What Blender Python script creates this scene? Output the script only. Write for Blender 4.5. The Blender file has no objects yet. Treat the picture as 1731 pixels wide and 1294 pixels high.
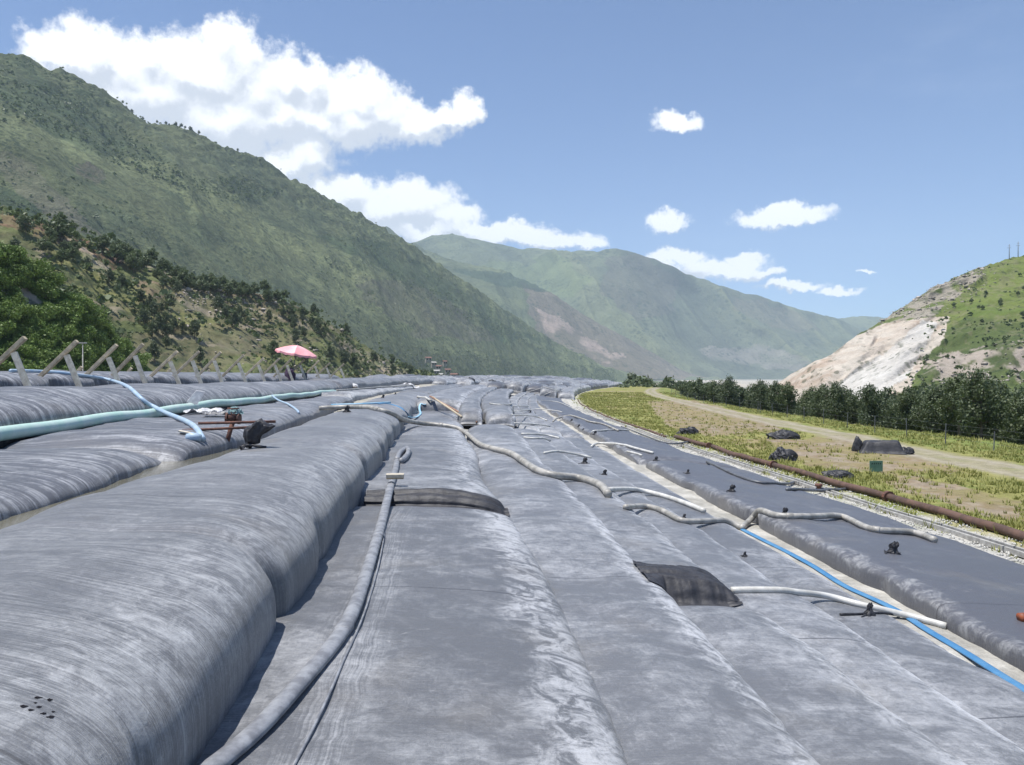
import bpy, math, random
import numpy as np
from mathutils import Vector
from mathutils.bvhtree import BVHTree
random.seed(7); np.random.seed(7)
C = bpy.context.scene.collection
scn = bpy.context.scene
R = math.radians

# ------------------------------------------------------------------ camera
EYE = 2.85; F = 1308.0; PITCH = math.atan(11/F)
cam = bpy.data.cameras.new('camera'); camo = bpy.data.objects.new('camera', cam); C.objects.link(camo)
camo.location = (0, 0, EYE); camo.rotation_euler = (math.pi/2-PITCH, 0, 0)
cam.sensor_width = 36; cam.lens = 36*F/1731; cam.clip_start = 0.05; cam.clip_end = 20000
scn.camera = camo

# ------------------------------------------------------------------ light, sky, exposure
SUN_EL, SUN_AZ = R(73), R(-105)      # azimuth from +Y towards +X: the sun is high on the left
sd = Vector((math.sin(SUN_AZ)*math.cos(SUN_EL), math.cos(SUN_AZ)*math.cos(SUN_EL), math.sin(SUN_EL)))
sl = bpy.data.lights.new('sun', 'SUN'); sl.energy = 4.7; sl.angle = R(0.53); sl.color = (1, .965, .91)
so = bpy.data.objects.new('sun', sl); C.objects.link(so)
so.rotation_euler = sd.to_track_quat('Z', 'Y').to_euler()
scn.view_settings.view_transform = 'Standard'; scn.view_settings.look = 'None'
scn.view_settings.gamma = 1; scn.view_settings.use_curve_mapping = False
scn.view_settings.exposure = 0.52
scn.cycles.use_denoising = True
scn.cycles.max_bounces = 6; scn.cycles.transparent_max_bounces = 8; scn.cycles.volume_bounces = 1
SKY = 0.088

def lk(nt, a, b): nt.links.new(a, b)
def nd(nt, typ, **kw):
    n = nt.nodes.new(typ)
    for k, v in kw.items():
        if k == 'ins':
            for i, x in v.items():
                if hasattr(x, 'is_linked') or hasattr(x, 'links'): nt.links.new(x, n.inputs[i])
                else: n.inputs[i].default_value = x
        else: setattr(n, k, v)
    return n
def mth(nt, op, a, b=None, c=None, clamp=False):
    n = nt.nodes.new('ShaderNodeMath'); n.operation = op; n.use_clamp = clamp
    for i, x in enumerate((a, b, c)):
        if x is None: continue
        if isinstance(x, (int, float)): n.inputs[i].default_value = x
        else: nt.links.new(x, n.inputs[i])
    return n.outputs[0]
def mapr(nt, x, a, b, c=0.0, d=1.0, smooth=True):
    n = nt.nodes.new('ShaderNodeMapRange'); n.interpolation_type = 'SMOOTHSTEP' if smooth else 'LINEAR'
    nt.links.new(x, n.inputs[0])
    for i, v in zip((1, 2, 3, 4), (a, b, c, d)): n.inputs[i].default_value = v
    return n.outputs[0]
def mixc(nt, f, a, b, mode='MIX'):
    n = nt.nodes.new('ShaderNodeMix'); n.data_type = 'RGBA'; n.blend_type = mode
    for s, x in ((n.inputs[0], f), (n.inputs[6], a), (n.inputs[7], b)):
        if isinstance(x, (int, float)): s.default_value = x
        elif isinstance(x, tuple): s.default_value = (*x, 1) if len(x) == 3 else x
        else: nt.links.new(x, s)
    return n.outputs[2]
def noise(nt, vec, scale, detail=4, rough=.55, dist=0.0, dim='3D'):
    n = nt.nodes.new('ShaderNodeTexNoise'); n.noise_dimensions = dim
    n.inputs['Scale'].default_value = scale; n.inputs['Detail'].default_value = detail
    n.inputs['Roughness'].default_value = rough; n.inputs['Distortion'].default_value = dist
    if vec is not None: nt.links.new(vec, n.inputs['Vector'])
    return n.outputs[0]

def px_ang(u, v):
    d = ray(u, v); return math.atan2(d.x, d.y), math.asin(d.z/d.length)
def ray(u, v):
    xc = (u-865.5)/F; yc = -(v-647)/F
    return Vector((xc, math.cos(PITCH)+yc*math.sin(PITCH), -math.sin(PITCH)+yc*math.cos(PITCH)))

world = bpy.data.worlds.new('World'); scn.world = world; world.use_nodes = True
nt = world.node_tree; nt.nodes.clear()
wo = nd(nt, 'ShaderNodeOutputWorld'); bg = nd(nt, 'ShaderNodeBackground'); lk(nt, bg.outputs[0], wo.inputs[0])
bg.inputs[1].default_value = SKY
sky = nd(nt, 'ShaderNodeTexSky'); sky.sky_type = 'NISHITA'; sky.sun_disc = False
sky.sun_elevation = SUN_EL; sky.sun_rotation = SUN_AZ; sky.altitude = 1500; sky.air_density = 1.0; sky.dust_density = 0.7; sky.ozone_density = 2.0
# cumulus clouds: a field of soft lobes broken up by noise, in azimuth / elevation
CL = [(105,90,48,26),(150,88,40,36),(200,104,60,28),(245,96,38,30),(300,116,70,42),(380,72,30,33),(402,108,42,48),(345,130,80,50),
 (430,150,55,42),(250,150,120,55),(478,138,45,38),(525,140,30,34),(560,175,50,40),(612,160,48,38),(640,188,50,35),(600,205,80,38),
 (700,208,64,27),(752,204,40,20),(788,188,24,26),(470,195,120,50),(380,200,110,56),(520,258,40,32),(480,276,70,26),(560,212,150,24),
 (585,325,50,30),(690,343,78,34),(640,352,70,34),(745,365,62,20),(720,390,110,22),(540,320,40,20),
 (800,388,80,13),(870,396,80,15),(940,405,62,14),(995,414,26,10),
 (1145,205,40,17),(1128,373,33,20),(1322,366,72,18),(1352,359,38,13),(1145,435,52,16),(1210,456,74,19),
 (1258,438,32,11),(1290,462,28,9),(1335,483,52,9),(1415,491,28,7),(1467,463,14,4)]
tc = nd(nt, 'ShaderNodeTexCoord'); dirv = tc.outputs['Generated']
nrm = nd(nt, 'ShaderNodeVectorMath', operation='NORMALIZE', ins={0: dirv})
sep = nd(nt, 'ShaderNodeSeparateXYZ', ins={0: nrm.outputs[0]})
az = mth(nt, 'ARCTAN2', sep.outputs[0], sep.outputs[1]); el = mth(nt, 'ARCSINE', sep.outputs[2])
comb = nd(nt, 'ShaderNodeCombineXYZ', ins={0: az, 1: el})
w1 = nd(nt, 'ShaderNodeTexNoise'); w1.inputs['Scale'].default_value = 28; w1.inputs['Detail'].default_value = 6; w1.inputs['Roughness'].default_value = .62
lk(nt, nrm.outputs[0], w1.inputs['Vector'])
wv = nd(nt, 'ShaderNodeVectorMath', operation='SUBTRACT', ins={0: w1.outputs[1], 1: (.5, .5, .5)})
wv2 = nd(nt, 'ShaderNodeVectorMath', operation='MULTIPLY', ins={0: wv.outputs[0], 1: (.046, .046, 0)})
cw = nd(nt, 'ShaderNodeVectorMath', operation='ADD', ins={0: comb.outputs[0], 1: wv2.outputs[0]}).outputs[0]
def cloud_field(vec):
    acc = None
    for (u, v, ru, rv) in CL:
        if u > 1040: ru *= .88; rv *= .85
        a, e = px_ang(u, v)
        m = nd(nt, 'ShaderNodeVectorMath', operation='SUBTRACT', ins={0: vec, 1: (a, e, 0)})
        k = nd(nt, 'ShaderNodeVectorMath', operation='MULTIPLY', ins={0: m.outputs[0], 1: (F/ru*.80, F/rv*.80, 0)})
        l = nd(nt, 'ShaderNodeVectorMath', operation='LENGTH', ins={0: k.outputs[0]})
        if acc is None: acc = l.outputs['Value']
        else:
            s = nd(nt, 'ShaderNodeMath', operation='SMOOTH_MIN', ins={0: acc, 1: l.outputs['Value'], 2: .25}); acc = s.outputs[0]
    return mth(nt, 'SUBTRACT', 1.0, acc)
f0 = cloud_field(cw)
off = nd(nt, 'ShaderNodeVectorMath', operation='ADD', ins={0: cw, 1: (-.012, .022, 0)})
f1 = cloud_field(off.outputs[0])
fn = noise(nt, nrm.outputs[0], 75, 6, .6)
fnn = mth(nt, 'MULTIPLY', mth(nt, 'SUBTRACT', fn, .5), .95)
dens = mth(nt, 'ADD', f0, fnn)
alpha = mapr(nt, dens, -.14, .40)
lit = mapr(nt, mth(nt, 'ADD', mth(nt, 'SUBTRACT', f0, f1), mth(nt, 'MULTIPLY', fnn, .45)), -.25, .30)
bright = mixc(nt, lit, (6.1, 6.4, 7.0), (10.6, 10.6, 10.7))
wisp = noise(nt, nd(nt, 'ShaderNodeVectorMath', operation='MULTIPLY', ins={0: nrm.outputs[0], 1: (1.0, 1.0, 3.0)}).outputs[0], 3.0, 8, .62)
walpha = mth(nt, 'MULTIPLY', mapr(nt, wisp, .56, .85), .25)
skyc = mixc(nt, walpha, sky.outputs[0], (5.5, 5.8, 6.4))
tint = mixc(nt, 1.0, skyc, (.86, .97, 1.17), 'MULTIPLY')
final = mixc(nt, mth(nt, 'MULTIPLY', alpha, .97), tint, bright)
lk(nt, final, bg.inputs[0])

# ------------------------------------------------------------------ numeric helpers
def _h(ix, iy, iz, seed):
    n = (ix.astype(np.int64)*374761393 + iy.astype(np.int64)*668265263 + iz.astype(np.int64)*2147483647 + seed*1274126177) & 0x7fffffff
    n = ((n ^ (n >> 13))*1274126177) & 0x7fffffff
    n = (n ^ (n >> 16)) & 0xffff
    return n/32767.5-1
def vn(x, y, seed=0):
    x = np.asarray(x, float); y = np.asarray(y, float); x, y = np.broadcast_arrays(x, y)
    ix = np.floor(x); iy = np.floor(y); fx = x-ix; fy = y-iy
    fx = fx*fx*fx*(fx*(fx*6-15)+10); fy = fy*fy*fy*(fy*(fy*6-15)+10); z = np.zeros_like(ix)
    a = _h(ix, iy, z, seed); b = _h(ix+1, iy, z, seed); c = _h(ix, iy+1, z, seed); d = _h(ix+1, iy+1, z, seed)
    return (a*(1-fx)+b*fx)*(1-fy)+(c*(1-fx)+d*fx)*fy
def fbm(x, y, seed=0, o=5, g=.5, l=2.03):
    s = 0; a = 1; n = 0
    for i in range(o):
        s = s+a*vn(np.asarray(x)*l**i+17.3*i, np.asarray(y)*l**i-9.1*i, seed+i); n += a; a *= g
    return s/n
def ss(x, a, b):
    t = np.clip((x-a)/(b-a), 0, 1); return t*t*(3-2*t)
def mk(name, V, Fc, mat=None, parent=None, smooth=True, uv=None, col=None, link=True):
    V = np.asarray(V, np.float32).reshape(-1, 3); me = bpy.data.meshes.new(name)
    if isinstance(Fc, np.ndarray):
        k = Fc.shape[1]; n = Fc.shape[0]; me.vertices.add(len(V)); me.vertices.foreach_set('co', V.ravel())
        me.loops.add(n*k); me.loops.foreach_set('vertex_index', Fc.astype(np.int32).ravel()); me.polygons.add(n)
        me.polygons.foreach_set('loop_start', np.arange(0, n*k, k, dtype=np.int32))
        me.update(calc_edges=True); me.validate()
    else:
        me.from_pydata(V.tolist(), [], Fc); me.update()
    if smooth: me.polygons.foreach_set('use_smooth', np.ones(len(me.polygons), bool))
    if uv is not None:
        li = np.zeros(len(me.loops), np.int32); me.loops.foreach_get('vertex_index', li)
        l = me.uv_layers.new(name='UVMap'); l.data.foreach_set('uv', np.asarray(uv, np.float32)[li].ravel())
    if col is not None:
        ca = me.color_attributes.new('Col', 'FLOAT_COLOR', 'POINT'); c4 = np.ones((len(V), 4), np.float32); c4[:, :3] = col
        ca.data.foreach_set('color', c4.ravel())
    if mat: me.materials.append(mat)
    if not link: return me
    return put(name, me, parent)
def put(name, me, parent=None):
    o = bpy.data.objects.new(name, me); C.objects.link(o)
    if parent: o.parent = parent
    return o
def tag(o, label=None, cat=None, group=None, kind=None):
    if label: o['label'] = label
    if cat: o['category'] = cat
    if group: o['group'] = group
    if kind: o['kind'] = kind
    return o
def empty(name, loc, label, cat, group=None, rz=0):
    o = bpy.data.objects.new(name, None); C.objects.link(o); o.location = loc; o.rotation_euler = (0, 0, rz)
    o.empty_display_size = .2
    return tag(o, label, cat, group)
def grid_faces(nu, nv, off=0):
    i, j = np.meshgrid(np.arange(nu-1), np.arange(nv-1), indexing='ij'); a = (i*nv+j).ravel()+off
    return np.stack([a, a+nv, a+nv+1, a+1], 1)
class MB:
    def __init__(s): s.v = []; s.f = []
    def add(s, V, Fc):
        o = len(s.v); s.v += [tuple(map(float, p)) for p in V]; s.f += [tuple(int(i)+o for i in f) for f in Fc]; return s
    def box(s, c, d, rot=None):
        c = Vector(c); P = []
        for x in (-.5, .5):
            for y in (-.5, .5):
                for z in (-.5, .5):
                    p = Vector((x*d[0], y*d[1], z*d[2])); P.append(c+(rot @ p if rot else p))
        return s.add(P, [(0,1,3,2),(4,6,7,5),(0,4,5,1),(2,3,7,6),(0,2,6,4),(1,5,7,3)])
    def beam(s, a, b, w, h=None, bev=.06):
        h = h or w; a = Vector(a); b = Vector(b); d = (b-a).normalized()
        up = Vector((0, 0, 1)) if abs(d.z) < .95 else Vector((0, 1, 0))
        x = d.cross(up).normalized(); y = x.cross(d); q = []
        c = bev*min(w, h)
        pr = [(-w/2+c,-h/2),(w/2-c,-h/2),(w/2,-h/2+c),(w/2,h/2-c),(w/2-c,h/2),(-w/2+c,h/2),(-w/2,h/2-c),(-w/2,-h/2+c)]
        for e in (a, b):
            for (i, j) in pr: q.append(e+x*i+y*j)
        n = 8
        return s.add(q, [(k, (k+1) % n, n+(k+1) % n, n+k) for k in range(n)]+[tuple(range(n-1, -1, -1)), tuple(range(n, 2*n))])
    def tubepath(s, P, r, n=10, flat=1.0, cap=True, wob=0.0):
        P = [Vector(p) for p in P]; m = len(P); rr = r if hasattr(r, '__len__') else [r]*m
        V = []
        for i, p in enumerate(P):
            d = (P[min(i+1, m-1)]-P[max(i-1, 0)]).normalized()
            x = d.cross(Vector((0, 0, 1)))
            if x.length < .05: x = d.cross(Vector((0, 1, 0)))
            x.normalize(); y = x.cross(d)
            for k in range(n):
                a = 2*math.pi*k/n; q = rr[i]*(1+wob*(random.random()-.5))
                V.append(p+x*math.cos(a)*q+y*math.sin(a)*q*flat)
        Fs = [(i*n+k, i*n+(k+1) % n, (i+1)*n+(k+1) % n, (i+1)*n+k) for i in range(m-1) for k in range(n)]
        if cap: Fs += [tuple(range(n-1, -1, -1)), tuple(range((m-1)*n, m*n))]
        return s.add(V, Fs)
    def build(s, name, mat, parent=None, smooth=False):
        o = mk(name, s.v, s.f, mat, parent, smooth)
        return o
    def mesh(s, name, mat, smooth=False): return mk(name, s.v, s.f, mat, None, smooth, link=False)
def smooth_path(P, sub=6):
    P = [Vector(p) for p in P]; out = []
    for i in range(len(P)-1):
        p0 = P[max(i-1, 0)]; p1 = P[i]; p2 = P[i+1]; p3 = P[min(i+2, len(P)-1)]
        for k in range(sub):
            t = k/sub
            out.append(.5*((2*p1)+(p2-p0)*t+(2*p0-5*p1+4*p2-p3)*t*t+(3*p1-p0-3*p2+p3)*t**3))
    out.append(P[-1]); return out

# ------------------------------------------------------------------ materials
def new_mat(name):
    m = bpy.data.materials.new(name); m.use_nodes = True; n = m.node_tree
    b = n.nodes['Principled BSDF']; return m, n, b
def bump(n, b, h, dist, strength=1.0):
    bp = nd(n, 'ShaderNodeBump', ins={'Height': h, 'Distance': dist, 'Strength': strength}); lk(n, bp.outputs[0], b.inputs['Normal'])
def simple(name, c1, c2=None, scale=6, rough=.6, bumpd=0.0, metal=0.0, spec=.5, rnd=0.0):
    m, n, b = new_mat(name); t = nd(n, 'ShaderNodeTexCoord'); g = nd(n, 'ShaderNodeNewGeometry')
    ns = noise(n, g.outputs['Position'], scale, 6, .6)
    c2 = c2 or tuple(x*.6 for x in c1)
    col = mixc(n, mapr(n, ns, .35, .65), c1, c2)
    if rnd:
        oi = nd(n, 'ShaderNodeObjectInfo'); hs = nd(n, 'ShaderNodeHueSaturation')
        lk(n, mapr(n, oi.outputs['Random'], 0, 1, 1-rnd, 1+rnd, False), hs.inputs['Value']); lk(n, col, hs.inputs['Color']); col = hs.outputs[0]
    lk(n, col, b.inputs['Base Color']); b.inputs['Roughness'].default_value = rough; b.inputs['Metallic'].default_value = metal
    b.inputs['Specular IOR Level'].default_value = spec
    if bumpd: bump(n, b, ns, bumpd)
    return m

def fabric(name, dark, dust, amount=0.0, ring=1.0, bands=((.76, .14, .02, .72),)):
    m, n, b = new_mat(name)
    uvn = nd(n, 'ShaderNodeUVMap'); uvn.uv_map = 'UVMap'; g = nd(n, 'ShaderNodeNewGeometry'); pos = g.outputs['Position']
    oi = nd(n, 'ShaderNodeObjectInfo')
    shift = nd(n, 'ShaderNodeCombineXYZ', ins={0: mth(n, 'MULTIPLY', oi.outputs['Random'], 37.0), 1: mth(n, 'MULTIPLY', oi.outputs['Random'], 11.0)})
    uvs = nd(n, 'ShaderNodeVectorMath', operation='ADD', ins={0: uvn.outputs[0], 1: shift.outputs[0]}).outputs[0]
    st1 = noise(n, nd(n, 'ShaderNodeVectorMath', operation='MULTIPLY', ins={0: uvs, 1: (9, .5, 1)}).outputs[0], 1.0, 7, .72, .25)
    st2 = noise(n, nd(n, 'ShaderNodeVectorMath', operation='MULTIPLY', ins={0: uvs, 1: (85, .8, 1)}).outputs[0], 1.0, 5, .7, .15)
    big = noise(n, pos, .55, 6, .62, .5)
    med = noise(n, pos, 2.6, 9, .66, .8)
    fine = noise(n, pos, 16, 7, .72, 1.2)
    vfine = noise(n, pos, 90, 3, .6)
    sepuv = nd(n, 'ShaderNodeSeparateXYZ', ins={0: uvn.outputs[0]})
    # second uv channel keeps 0..1 across the tube
    at = nd(n, 'ShaderNodeAttribute'); at.attribute_name = 'across'
    dots = noise(n, pos, 5.5, 12, .74, .9)
    along = noise(n, nd(n, 'ShaderNodeVectorMath', operation='MULTIPLY', ins={0: uvs, 1: (.7, 60, 1)}).outputs[0], 1.0, 5, .7)
    x = mth(n, 'MULTIPLY', mth(n, 'SUBTRACT', med, .52), 1.25)
    x = mth(n, 'ADD', x, mth(n, 'MULTIPLY', mth(n, 'SUBTRACT', dots, .5), 1.15))
    x = mth(n, 'ADD', x, mth(n, 'MULTIPLY', mth(n, 'SUBTRACT', along, .5), .3))
    x = mth(n, 'ADD', x, mth(n, 'MULTIPLY', mth(n, 'SUBTRACT', big, .5), 1.5))
    if ring > 1.4: x = mth(n, 'MULTIPLY', x, .5)
    x = mth(n, 'ADD', x, mth(n, 'MULTIPLY', mth(n, 'SUBTRACT', st1, .5), .55*ring if ring < 1.9 else 3.5))
    x = mth(n, 'ADD', x, mth(n, 'MULTIPLY', mth(n, 'SUBTRACT', st2, .5), 1.1*ring))
    x = mth(n, 'ADD', x, mth(n, 'MULTIPLY', mth(n, 'SUBTRACT', fine, .5), .8))
    for (c0, w0, w1, am) in bands:
        wob = mth(n, 'ADD', at.outputs['Fac'], mth(n, 'MULTIPLY', mth(n, 'SUBTRACT', noise(n, pos, 1.1, 5, .65), .5), .16 if w0 > .06 else .02))
        sh = mapr(n, mth(n, 'ABSOLUTE', mth(n, 'SUBTRACT', wob, c0)), w0, w1)
        x = mth(n, 'ADD', x, mth(n, 'MULTIPLY', mth(n, 'MULTIPLY', sh, am), mapr(n, dots if w0 > .06 else along, .36, .62)))
    x = mth(n, 'ADD', x, amount)
    du = mapr(n, x, -.15, 1.15)
    spk = mth(n, 'MAXIMUM', mth(n, 'MULTIPLY', mapr(n, fine, .62, .70), mapr(n, med, .50, .62)), mth(n, 'MULTIPLY', mapr(n, noise(n, pos, 3.1, 10, .7, 1.5), .66, .72), .8))
    col = mixc(n, du, dark, dust)
    col = mixc(n, mth(n, 'MULTIPLY', spk, .55), col, (.50, .50, .50))
    br = mapr(n, noise(n, pos, .9, 4, .6), .52, .72)
    col = mixc(n, mth(n, 'MULTIPLY', br, .22), col, (.19, .165, .13))
    dk = mapr(n, noise(n, nd(n, 'ShaderNodeVectorMath', operation='MULTIPLY', ins={0: uvs, 1: (3, 1, 1)}).outputs[0], 1.7, 6, .7), .60, .78)
    col = mixc(n, mth(n, 'MULTIPLY', dk, .35), col, (.045, .047, .055))
    ph = mth(n, 'FRACT', mth(n, 'ADD', mth(n, 'MULTIPLY', sepuv.outputs[0], 1/4.3), mth(n, 'ADD', oi.outputs['Random'], mth(n, 'MULTIPLY', big, .01))))
    seam = mapr(n, mth(n, 'ABSOLUTE', mth(n, 'SUBTRACT', ph, .5)), .0030, .0012)
    col = mixc(n, mth(n, 'MULTIPLY', seam, .7), col, (.03, .03, .035))
    col = mixc(n, .35, col, mixc(n, vfine, (.02, .02, .02), (1, 1, 1)), 'SOFT_LIGHT')
    hs = nd(n, 'ShaderNodeHueSaturation'); lk(n, mapr(n, oi.outputs['Random'], 0, 1, .88, 1.1, False), hs.inputs['Value']); lk(n, col, hs.inputs['Color'])
    lk(n, hs.outputs[0], b.inputs['Base Color'])
    b.inputs['Roughness'].default_value = .46; b.inputs['Specular IOR Level'].default_value = .5
    b.inputs['Sheen Weight'].default_value = .12; b.inputs['Sheen Roughness'].default_value = .5
    hh = mth(n, 'ADD', mth(n, 'MULTIPLY', st2, .55), mth(n, 'ADD', mth(n, 'MULTIPLY', fine, .35), mth(n, 'MULTIPLY', st1, .5)))
    hh = mth(n, 'ADD', hh, mth(n, 'MULTIPLY', vfine, .12))
    bump(n, b, hh, .016, .8)
    return m
M = {}
M['fab'] = fabric('geotextile', (.114, .118, .128), (.50, .505, .52), .15, .5)
M['fabcentre'] = fabric('geotextile_centre', (.114, .118, .128), (.50, .505, .52), .10, .35, ((.78, .12, .02, .8), (.53, .03, .008, .3)))
M['fabring'] = fabric('geotextile_ringed', (.098, .102, .112), (.45, .455, .462), .12, 1.45, ((.72, .16, .03, .35),))
M['fabrib'] = fabric('geotextile_ribbed', (.078, .082, .095), (.44, .445, .46), .04, 2.0, ((.70, .2, .05, .3),))
M['fabdusty'] = fabric('geotextile_dusty', (.10, .102, .115), (.52, .52, .51), .30)
M['fabdark'] = fabric('geotextile_dark', (.078, .080, .092), (.30, .30, .30), -.12, .4, ((.21, .10, .05, .7),))
M['black'] = simple('black_cloth', (.014, .014, .017), (.035, .035, .04), 20, .55, .01)
M['flap'] = simple('black_flap', (.022, .022, .026), (.040, .040, .046), 9, .6, .01)
M['white_pipe'] = simple('pale_hose', (.42, .40, .36), (.24, .23, .205), 5, .45, .002)
M['bright_pipe'] = simple('bright_pipe', (.62, .61, .57), (.45, .44, .40), 5, .45)
M['grey_hose'] = simple('grey_hose', (.27, .28, .30), (.15, .155, .17), 9, .5, .006)
M['green_pipe'] = simple('green_pipe', (.38, .56, .49), (.50, .61, .57), 2.5, .5)
M['blue_hose'] = simple('light_blue_hose', (.30, .42, .56), (.40, .50, .58), 3, .45)
M['blue_flat'] = simple('blue_layflat', (.045, .17, .34), (.08, .22, .38), 4, .45)
M['blue_pale'] = simple('pale_blue_hose', (.22, .45, .62), (.35, .55, .68), 4, .45)
M['wood'] = simple('weathered_wood', (.56, .47, .33), (.36, .30, .22), 8, .8, .004, rnd=.2)
M['woodpale'] = simple('pale_timber', (.66, .61, .50), (.46, .41, .32), 8, .8, .004)
M['rust'] = simple('rusty_iron', (.17, .075, .05), (.08, .04, .032), 12, .8, .004)
M['rustpipe'] = simple('rusty_pipe', (.13, .075, .055), (.075, .045, .035), 4, .85, .006)
M['bamboo'] = simple('brown_pole', (.34, .20, .13), (.22, .12, .08), 6, .7)
M['plaster'] = simple('pale_block', (.50, .45, .36), (.38, .34, .27), 14, .85, .003)
M['concrete'] = simple('concrete', (.42, .41, .38), (.27, .26, .24), 8, .85, .005)
M['steel'] = simple('dull_steel', (.16, .17, .18), (.10, .10, .11), 8, .5, metal=.3)
M['whitecloth'] = simple('white_cloth', (.62, .62, .62), (.42, .42, .44), 8, .8, .01)
M['red'] = simple('umbrella_cloth', (.80, .36, .38), (.76, .31, .33), 2, .7)
M['pink'] = simple('umbrella_faded_cloth', (.85, .50, .51), (.80, .38, .40), 2, .7)
M['sign'] = simple('green_board', (.10, .20, .13), (.14, .25, .18), 12, .6)
M['paint'] = simple('dark_paint', (.03, .06, .04), None, 5, .6)
M['ink'] = simple('ink', (.02, .02, .024), None, 30, 1.0, 0, 0, .05)
M['bark'] = simple('bark', (.17, .14, .11), (.09, .075, .06), 6, .9, .01)
M['palewall'] = simple('house_wall', (.40, .36, .32), (.30, .27, .24), .6, .9)
M['redroof'] = simple('house_roof', (.20, .10, .08), (.14, .08, .065), .9, .85)
M['dark_glass'] = simple('dark_opening', (.02, .02, .025), None, 3, .4)
M['valve'] = simple('teal_cloth', (.22, .33, .34), (.12, .20, .21), 20, .8, .01)
mw, n, b = new_mat('pond_water'); b.inputs['Base Color'].default_value = (.15, .14, .10, 1); b.inputs['Roughness'].default_value = .08
bump(n, b, noise(n, nd(n, 'ShaderNodeNewGeometry').outputs['Position'], 6, 3), .004); M['water'] = mw

def leafmat(name, c1, c2, c3):
    m, n, b = new_mat(name); oi = nd(n, 'ShaderNodeObjectInfo'); g = nd(n, 'ShaderNodeNewGeometry')
    at = nd(n, 'ShaderNodeAttribute'); at.attribute_name = 'Col'
    s = nd(n, 'ShaderNodeSeparateColor', ins={0: at.outputs['Color']})
    c = mixc(n, s.outputs[0], c1, c2); c = mixc(n, mth(n, 'MULTIPLY', oi.outputs['Random'], .6), c, c3)
    lk(n, c, b.inputs['Base Color']); b.inputs['Roughness'].default_value = .55; b.inputs['Specular IOR Level'].default_value = .35
    tr = nd(n, 'ShaderNodeBsdfTranslucent'); lk(n, mixc(n, .5, c, (.10, .16, .02)), tr.inputs[0])
    mx = nd(n, 'ShaderNodeMixShader', ins={0: .22}); lk(n, b.outputs[0], mx.inputs[1]); lk(n, tr.outputs[0], mx.inputs[2])
    lk(n, mx.outputs[0], n.nodes['Material Output'].inputs[0]); return m
M['leaf_dark'] = leafmat('leaf_dark', (.068, .092, .044), (.13, .158, .076), (.082, .106, .066))
M['leaf_mid'] = leafmat('leaf_mid', (.075, .105, .045), (.150, .19, .08), (.10, .13, .06))
M['leaf_bright'] = leafmat('leaf_bright', (.095, .160, .032), (.20, .29, .065), (.14, .20, .05))
M['grass'] = leafmat('grass_blade', (.25, .27, .075), (.36, .34, .12), (.3, .30, .09))

def terrain_mat(name, fscale, spots=None, bumpd=1.0, vari=.5, rock=False):
    m, n, b = new_mat(name); at = nd(n, 'ShaderNodeAttribute'); at.attribute_name = 'Col'; g = nd(n, 'ShaderNodeNewGeometry'); pos = g.outputs['Position']
    a = noise(n, pos, fscale, 8, .68, .6); a2 = noise(n, pos, fscale*6, 5, .7)
    v = mth(n, 'ADD', mth(n, 'MULTIPLY', mth(n, 'SUBTRACT', a, .5), 2.2*vari), mth(n, 'MULTIPLY', mth(n, 'SUBTRACT', a2, .5), 1.6*vari))
    hs = nd(n, 'ShaderNodeHueSaturation'); lk(n, mth(n, 'ADD', v, 1.0), hs.inputs['Value']); lk(n, at.outputs['Color'], hs.inputs['Color'])
    c = hs.outputs[0]
    if spots:
        for (sc, th, colr, fac) in spots:
            vo = nd(n, 'ShaderNodeTexVoronoi'); vo.inputs['Scale'].default_value = sc; lk(n, pos, vo.inputs['Vector'])
            k = mapr(n, mth(n, 'ADD', vo.outputs['Distance'], mth(n, 'MULTIPLY', mth(n, 'SUBTRACT', noise(n, pos, sc*3, 3), .5), .5)), th, th*.6)
            k = mth(n, 'MULTIPLY', k, mapr(n, noise(n, pos, sc*.16, 3), .45, .60)); k = mth(n, 'MULTIPLY', k, fac)
            c = mixc(n, k, c, colr)
    lk(n, c, b.inputs['Base Color']); b.inputs['Roughness'].default_value = .95; b.inputs['Specular IOR Level'].default_value = .15
    bump(n, b, mth(n, 'ADD', a, mth(n, 'MULTIPLY', a2, .3)), bumpd)
    return m

# ------------------------------------------------------------------ the curved frame of the heap: Y along, t across
def bend(Y): return .001*np.clip(np.asarray(Y, float)-25, 0, None)**2
def XT(t, Y): return np.asarray(t, float)-.0654*np.asarray(Y, float)+bend(Y)
def TX(X, Y): return np.asarray(X, float)+.0654*np.asarray(Y, float)-bend(Y)
PT = [-60,-34,-15,-13,-10,-6.6,-4.0,-1.3,.8,2,3,3.9,4.4,4.95,6,8.4,8.9,20,23,25,30,40,58,90]
PZ = [-12,-12,1.4,2.2,2.1,1.75,1.5,.85,.72,.58,.46,.38,.35,.33,.28,.05,.0,0,.0,-.3,-2.0,-4.2,-9,-12]
def dike_z(t, Y=0.0):
    z = np.interp(t, PT, PZ)
    k = ss(np.asarray(Y, float), 222, 250); return z*(1-k)-12*k
BV = []
def add_bvh(V, Fc): BV.append((np.asarray(V).reshape(-1, 3).tolist(), np.asarray(Fc).tolist()))
bvh = None
def make_bvh():
    global bvh
    V = []; Fs = []
    for v, f in BV:
        o = len(V); V += v; Fs += [[i+o for i in q] for q in f]
    bvh = BVHTree.FromPolygons(V, Fs)
def hit(u, v):
    r = bvh.ray_cast(Vector((0, 0, EYE)), ray(u, v).normalized())
    return r[0] if r[0] else Vector((0, 0, EYE))+ray(u, v)*60
def hitn(u, v):
    r = bvh.ray_cast(Vector((0, 0, EYE)), ray(u, v).normalized()); return r[0], r[1]
def top(x, y):
    r = bvh.ray_cast(Vector((x, y, 30)), Vector((0, 0, -1))); return r[0].z if r[0] else 0
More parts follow.
